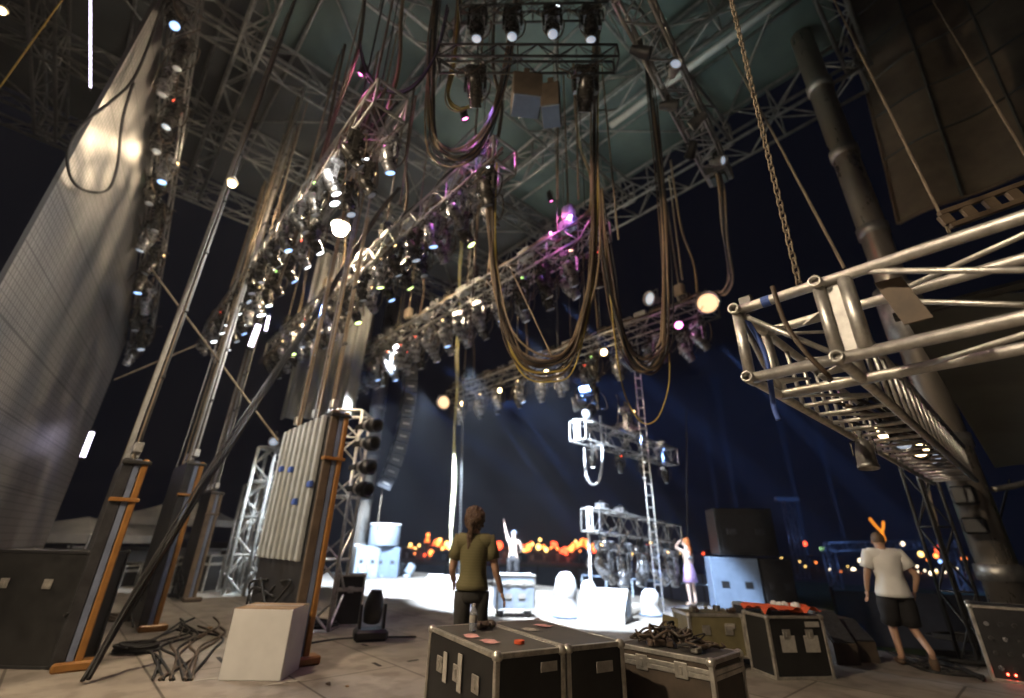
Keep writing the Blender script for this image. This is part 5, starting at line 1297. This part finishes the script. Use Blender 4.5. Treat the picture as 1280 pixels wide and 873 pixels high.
    spots = [(1006,680,.35,'f_red'),(1027,686,.3,'f_green'),(1067,713,.35,'f_white'),(1075,701,.25,'f_white'),(1128,680,.3,'f_white'),(1151,693,.4,'f_yellow'),(1170,695,.3,'f_orange'),(1173,687,.55,'f_red'),(1175,702,.25,'f_blue'),(1164,717,.25,'f_white'),(1197,725,.25,'f_white'),(1203,732,.3,'f_white'),(1160,700,.2,'f_orange')]
    for k in range(40): spots.append((R.uniform(965,1215), R.uniform(697,720), R.uniform(.08,.16), R.choice(['f_yellow','f_orange','f_white','f_white'])))
    for x, y, r, m in spots: camp_lamp(x, y, R.uniform(75,95), r, m)
    # flames / glowing sculptures
    for k, (px, py, Y, s) in enumerate(((535,670,104,.9),(549,675,100,1.0),(721,682,100,1.0),(730,677,100,1.2))):
        q = aty(px, py, Y); t = thing('fire_sculpture', V3((q.x,q.y,GZ)), f'{["first","second","third","fourth"][k]} burning orange sculpture from the left in the far camp', 'fire')
        for j in range(3):
            c = q+V3((R.uniform(-.6,.6)*s, 0, -1)); MB().lathe(c, V3((R.uniform(-.15,.15),0,1)), [(.02,-.6*s),(.4*s,-.3*s),(.34*s,.2*s),(.16*s,.8*s),(.02,1.3*s)], 8).build('flame_tongue', 'flame' if j else 'f_orange', t, True)
        MB().lathe(V3((q.x,q.y,GZ)), SZ, [(.9*s,0),(.7*s,.5),(.5*s,q.z-GZ-1.2)], 10).build('fire_bowl', 'dark_metal', t)
    q = aty(1098,672,60); t = thing('neon_sculpture', V3((q.x,q.y,GZ)), 'forked orange neon sculpture glowing above the walking man', 'neon sculpture')
    for pts in ([(1087,648),(1094,657),(1100,663),(1104,668)],[(1104,652),(1104,660),(1102,666)],[(1103,668),(1106,675),(1104,680)]):
        MB().tube(catmull([aty(x, y, 60) for x, y in pts], 4), .12, 6).build('neon_tube', 'neon', t, True)
    MB().tube([V3((q.x+.5,q.y,GZ)), aty(1104,680,60)], .1, 6).build('mast', 'dark_metal', t)
    # camp tents and dark domes below the lamps
    for k in range(26):
        px = 495+k*15.5; q = aty(px, 697, R.uniform(88,112)); q.z = GZ; w = R.uniform(3,5); hh = R.uniform(1.6,2.8)
        t = thing('camp_tent', q, 'dark camp tent standing in the far camp among coloured lamps', 'tent', 'tents of the far camp', rotz=R.uniform(-.4,.4))
        if k % 3 == 0: MB().lathe((0,0,0), SZ, [(w*.5,0),(w*.48,hh*.3),(w*.34,hh*.75),(w*.1,hh)], 10).build('canopy', 'tent_dark', t, True, local=True)
        else: MB().slab([V3((-w/2,-1.5,0)), V3((w/2,-1.5,0)), V3((w/2,-1.5,hh*.6)), V3((0,-1.5,hh)), V3((-w/2,-1.5,hh*.6))], (0,3,0)).build('canopy', 'tent_dark', t, local=True)
        MB().box((0,-1.52 if k % 3 else -w*.47,hh*.3), (.8,.04,hh*.5)).build('door_flap', 'tent', t, local=True)
beyond()

# ------------------------------------------------------------------ haze, world, lights
hz = MB().box((0,40,13), (560,520,32)).build('haze', 'black'); tag(hz, kind='stuff')
m = bpy.data.materials.new('haze'); m.use_nodes = True; nt = m.node_tree; nt.nodes.clear()
out = nt.nodes.new('ShaderNodeOutputMaterial'); pv = nt.nodes.new('ShaderNodeVolumePrincipled'); pv.inputs['Color'].default_value = (.9,.92,1,1); pv.inputs['Density'].default_value = .0009; pv.inputs['Anisotropy'].default_value = .15
nt.links.new(pv.outputs[0], out.inputs['Volume']); hz.data.materials.clear(); hz.data.materials.append(m)

w = bpy.data.worlds.new('World'); sc.world = w; w.use_nodes = True; nt = w.node_tree
bg = nt.nodes['Background']; bg.inputs['Color'].default_value = (.15,.26,.75,1); bg.inputs['Strength'].default_value = .0055

def lights():
    # unseen work flood and added fill light behind and left of the camera (upstage)
    lamp('SPOT', S(-4.2,-4.6,7.6), 3500, (1,.80,.57), .12, S(-3.4,3.5,.6), 100, .6)
    lamp('POINT', S(-1.5,-4.5,6.0), 110, (1,.82,.62), .3)
    # cool white wash on the downstage half
    for u, v, au, av, e in ((-15,6.4,-19,10.0,15000),(-12,6.4,-14.5,10.2,14000),(-9.5,6.4,-10.5,10.0,13000),(-7,6.4,-8,10.6,10000)):
        lamp('SPOT', S(u,v+.55,TZ-1.5), e*1.25, (.66,.80,1), .12, S(au,av,0), 56, .25)
    # follow spot from stage right on the pods, the cases and the stacks
    lamp('SPOT', S(-19,8.5,7), 4800, (.84,.92,1), .12, S(-6.5,11.6,2.3), 30, .3)
    lamp('SPOT', S(-12,6,7), 5200, (.84,.92,1), .12, S(-21,11.2,2.2), 40, .4)
    lamp('SPOT', S(-12,5.6,6.2), 4200, (.84,.92,1), .12, S(-15.8,4.2,2.2), 32, .4)
    # roof wash
    lamp('SPOT', S(-3.5,7,9.0), 190, (.80,1,.94), .2, S(-4,7.5,14), 150, .6)
    lamp('SPOT', S(-9,3,9.0), 110, (.9,.95,1), .2, S(-9,4,14), 160, .6)
    # added white spot from above that brightens the strip rack
    lamp('SPOT', S(-9.0,.9,4.8), 330, (.95,.97,1), .1, S(-8.0,2.6,2.2), 60, .5)
    # gold streaks on the grey screen: added close spots stand in for reflections
    for a0, z0, a1, z1, n, en in ((7.1,9.7,8.3,8.7,3,40),(5.4,10.05,8.1,8.0,7,120),(5.2,9.4,8.2,7.1,5,28)):
        for k in range(n):
            f = k/(n-1); q = so+se*(a0+(a1-a0)*f)+SZ*(z0+(z1-z0)*f)+sn*.42
            lamp('SPOT', q, .62*en*R.uniform(.6,1.7), (1,.78,.5), .04, q-sn*.42+SZ*R.uniform(-.05,.05), 110, 1.0)
    lamp('SPOT', S(-5.5,1.2,6.9), 900, (1,.97,.92), .3, so+se*4+SZ*5, 95, .8)  # added spot that brightens the whole grey screen
    # added blue wash that tints the haze over the field navy
    for u, au in ((-14,-16),(-10,-9),(-6,-3)):
        lamp('SPOT', S(u,11.9,TZ-.6), (22000,15000,4000)[int((u+14)/4)], (.16,.34,1), .1, S(au,34,7), 42, .9)
    # blue beams
    B = (.16,.34,1)
    for u, v, au, av, az, e, sz in ((-12.6,11.6,-11.4,18.5,-1,6000,6),(-11.4,11.6,-9.8,18.5,-1,6000,5),(-9.8,11.6,-7.8,18.5,-1,6000,5),(-8.2,11.6,-7.2,19,-1,5000,5),(-14,11.6,-13.4,19,-1,5000,6),
            (-9.4,6.7,-6.5,16,0,5000,6),(-7.6,6.7,-6.3,22,-1,5000,6),(-11,6.7,-8,17,0,5000,6),(-6.0,6.7,-6.5,32,-1,4000,6),(-13.5,6.7,-11,18,0,4500,7),
            (-4.6,11.6,-5.6,40,1.5,5000,5),(-9,2.0,-7,7,0,2500,8),(-11,2,-10,8,0,2500,8),(-5.8,2,-6.2,6,4,900,7)):
        lamp('SPOT', S(u,v,TZ-.95), e*26, B, .05, S(au,av,az), sz, .35)
    # sky beams far behind
    for px, Y in ((930,75),(1010,70),(1060,80),(1180,70),(590,110),(905,95)):
        q = aty(px, 690, Y); q.z = -1.3
        lamp('SPOT', q, 600000, B, .1, q+SZ*20, 3.2, .3)
lights()

cam = bpy.data.cameras.new('Camera'); co = bpy.data.objects.new('Camera', cam); col.objects.link(co); sc.camera = co
co.matrix_world = Matrix(((cR.x, cU.x, -cF.x, 0), (cR.y, cU.y, -cF.y, 0), (cR.z, cU.z, -cF.z, EYE), (0,0,0,1)))
cam.sensor_width = 36; cam.lens = 36*FPX/1280; cam.shift_y = -10/1280; cam.clip_end = 2000; cam.clip_start = .05
cam.dof.use_dof = True; cam.dof.focus_distance = 3.4; cam.dof.aperture_fstop = .62; cam.dof.aperture_blades = 0
sc.view_settings.view_transform = 'Standard'; sc.view_settings.look = 'None'; sc.view_settings.exposure = 0; sc.view_settings.gamma = 1
sc.cycles.use_denoising = True
sc.cycles.max_bounces = 5; sc.cycles.diffuse_bounces = 2; sc.cycles.glossy_bounces = 3; sc.cycles.transmission_bounces = 4; sc.cycles.volume_bounces = 0
sc.cycles.sample_clamp_indirect = 6
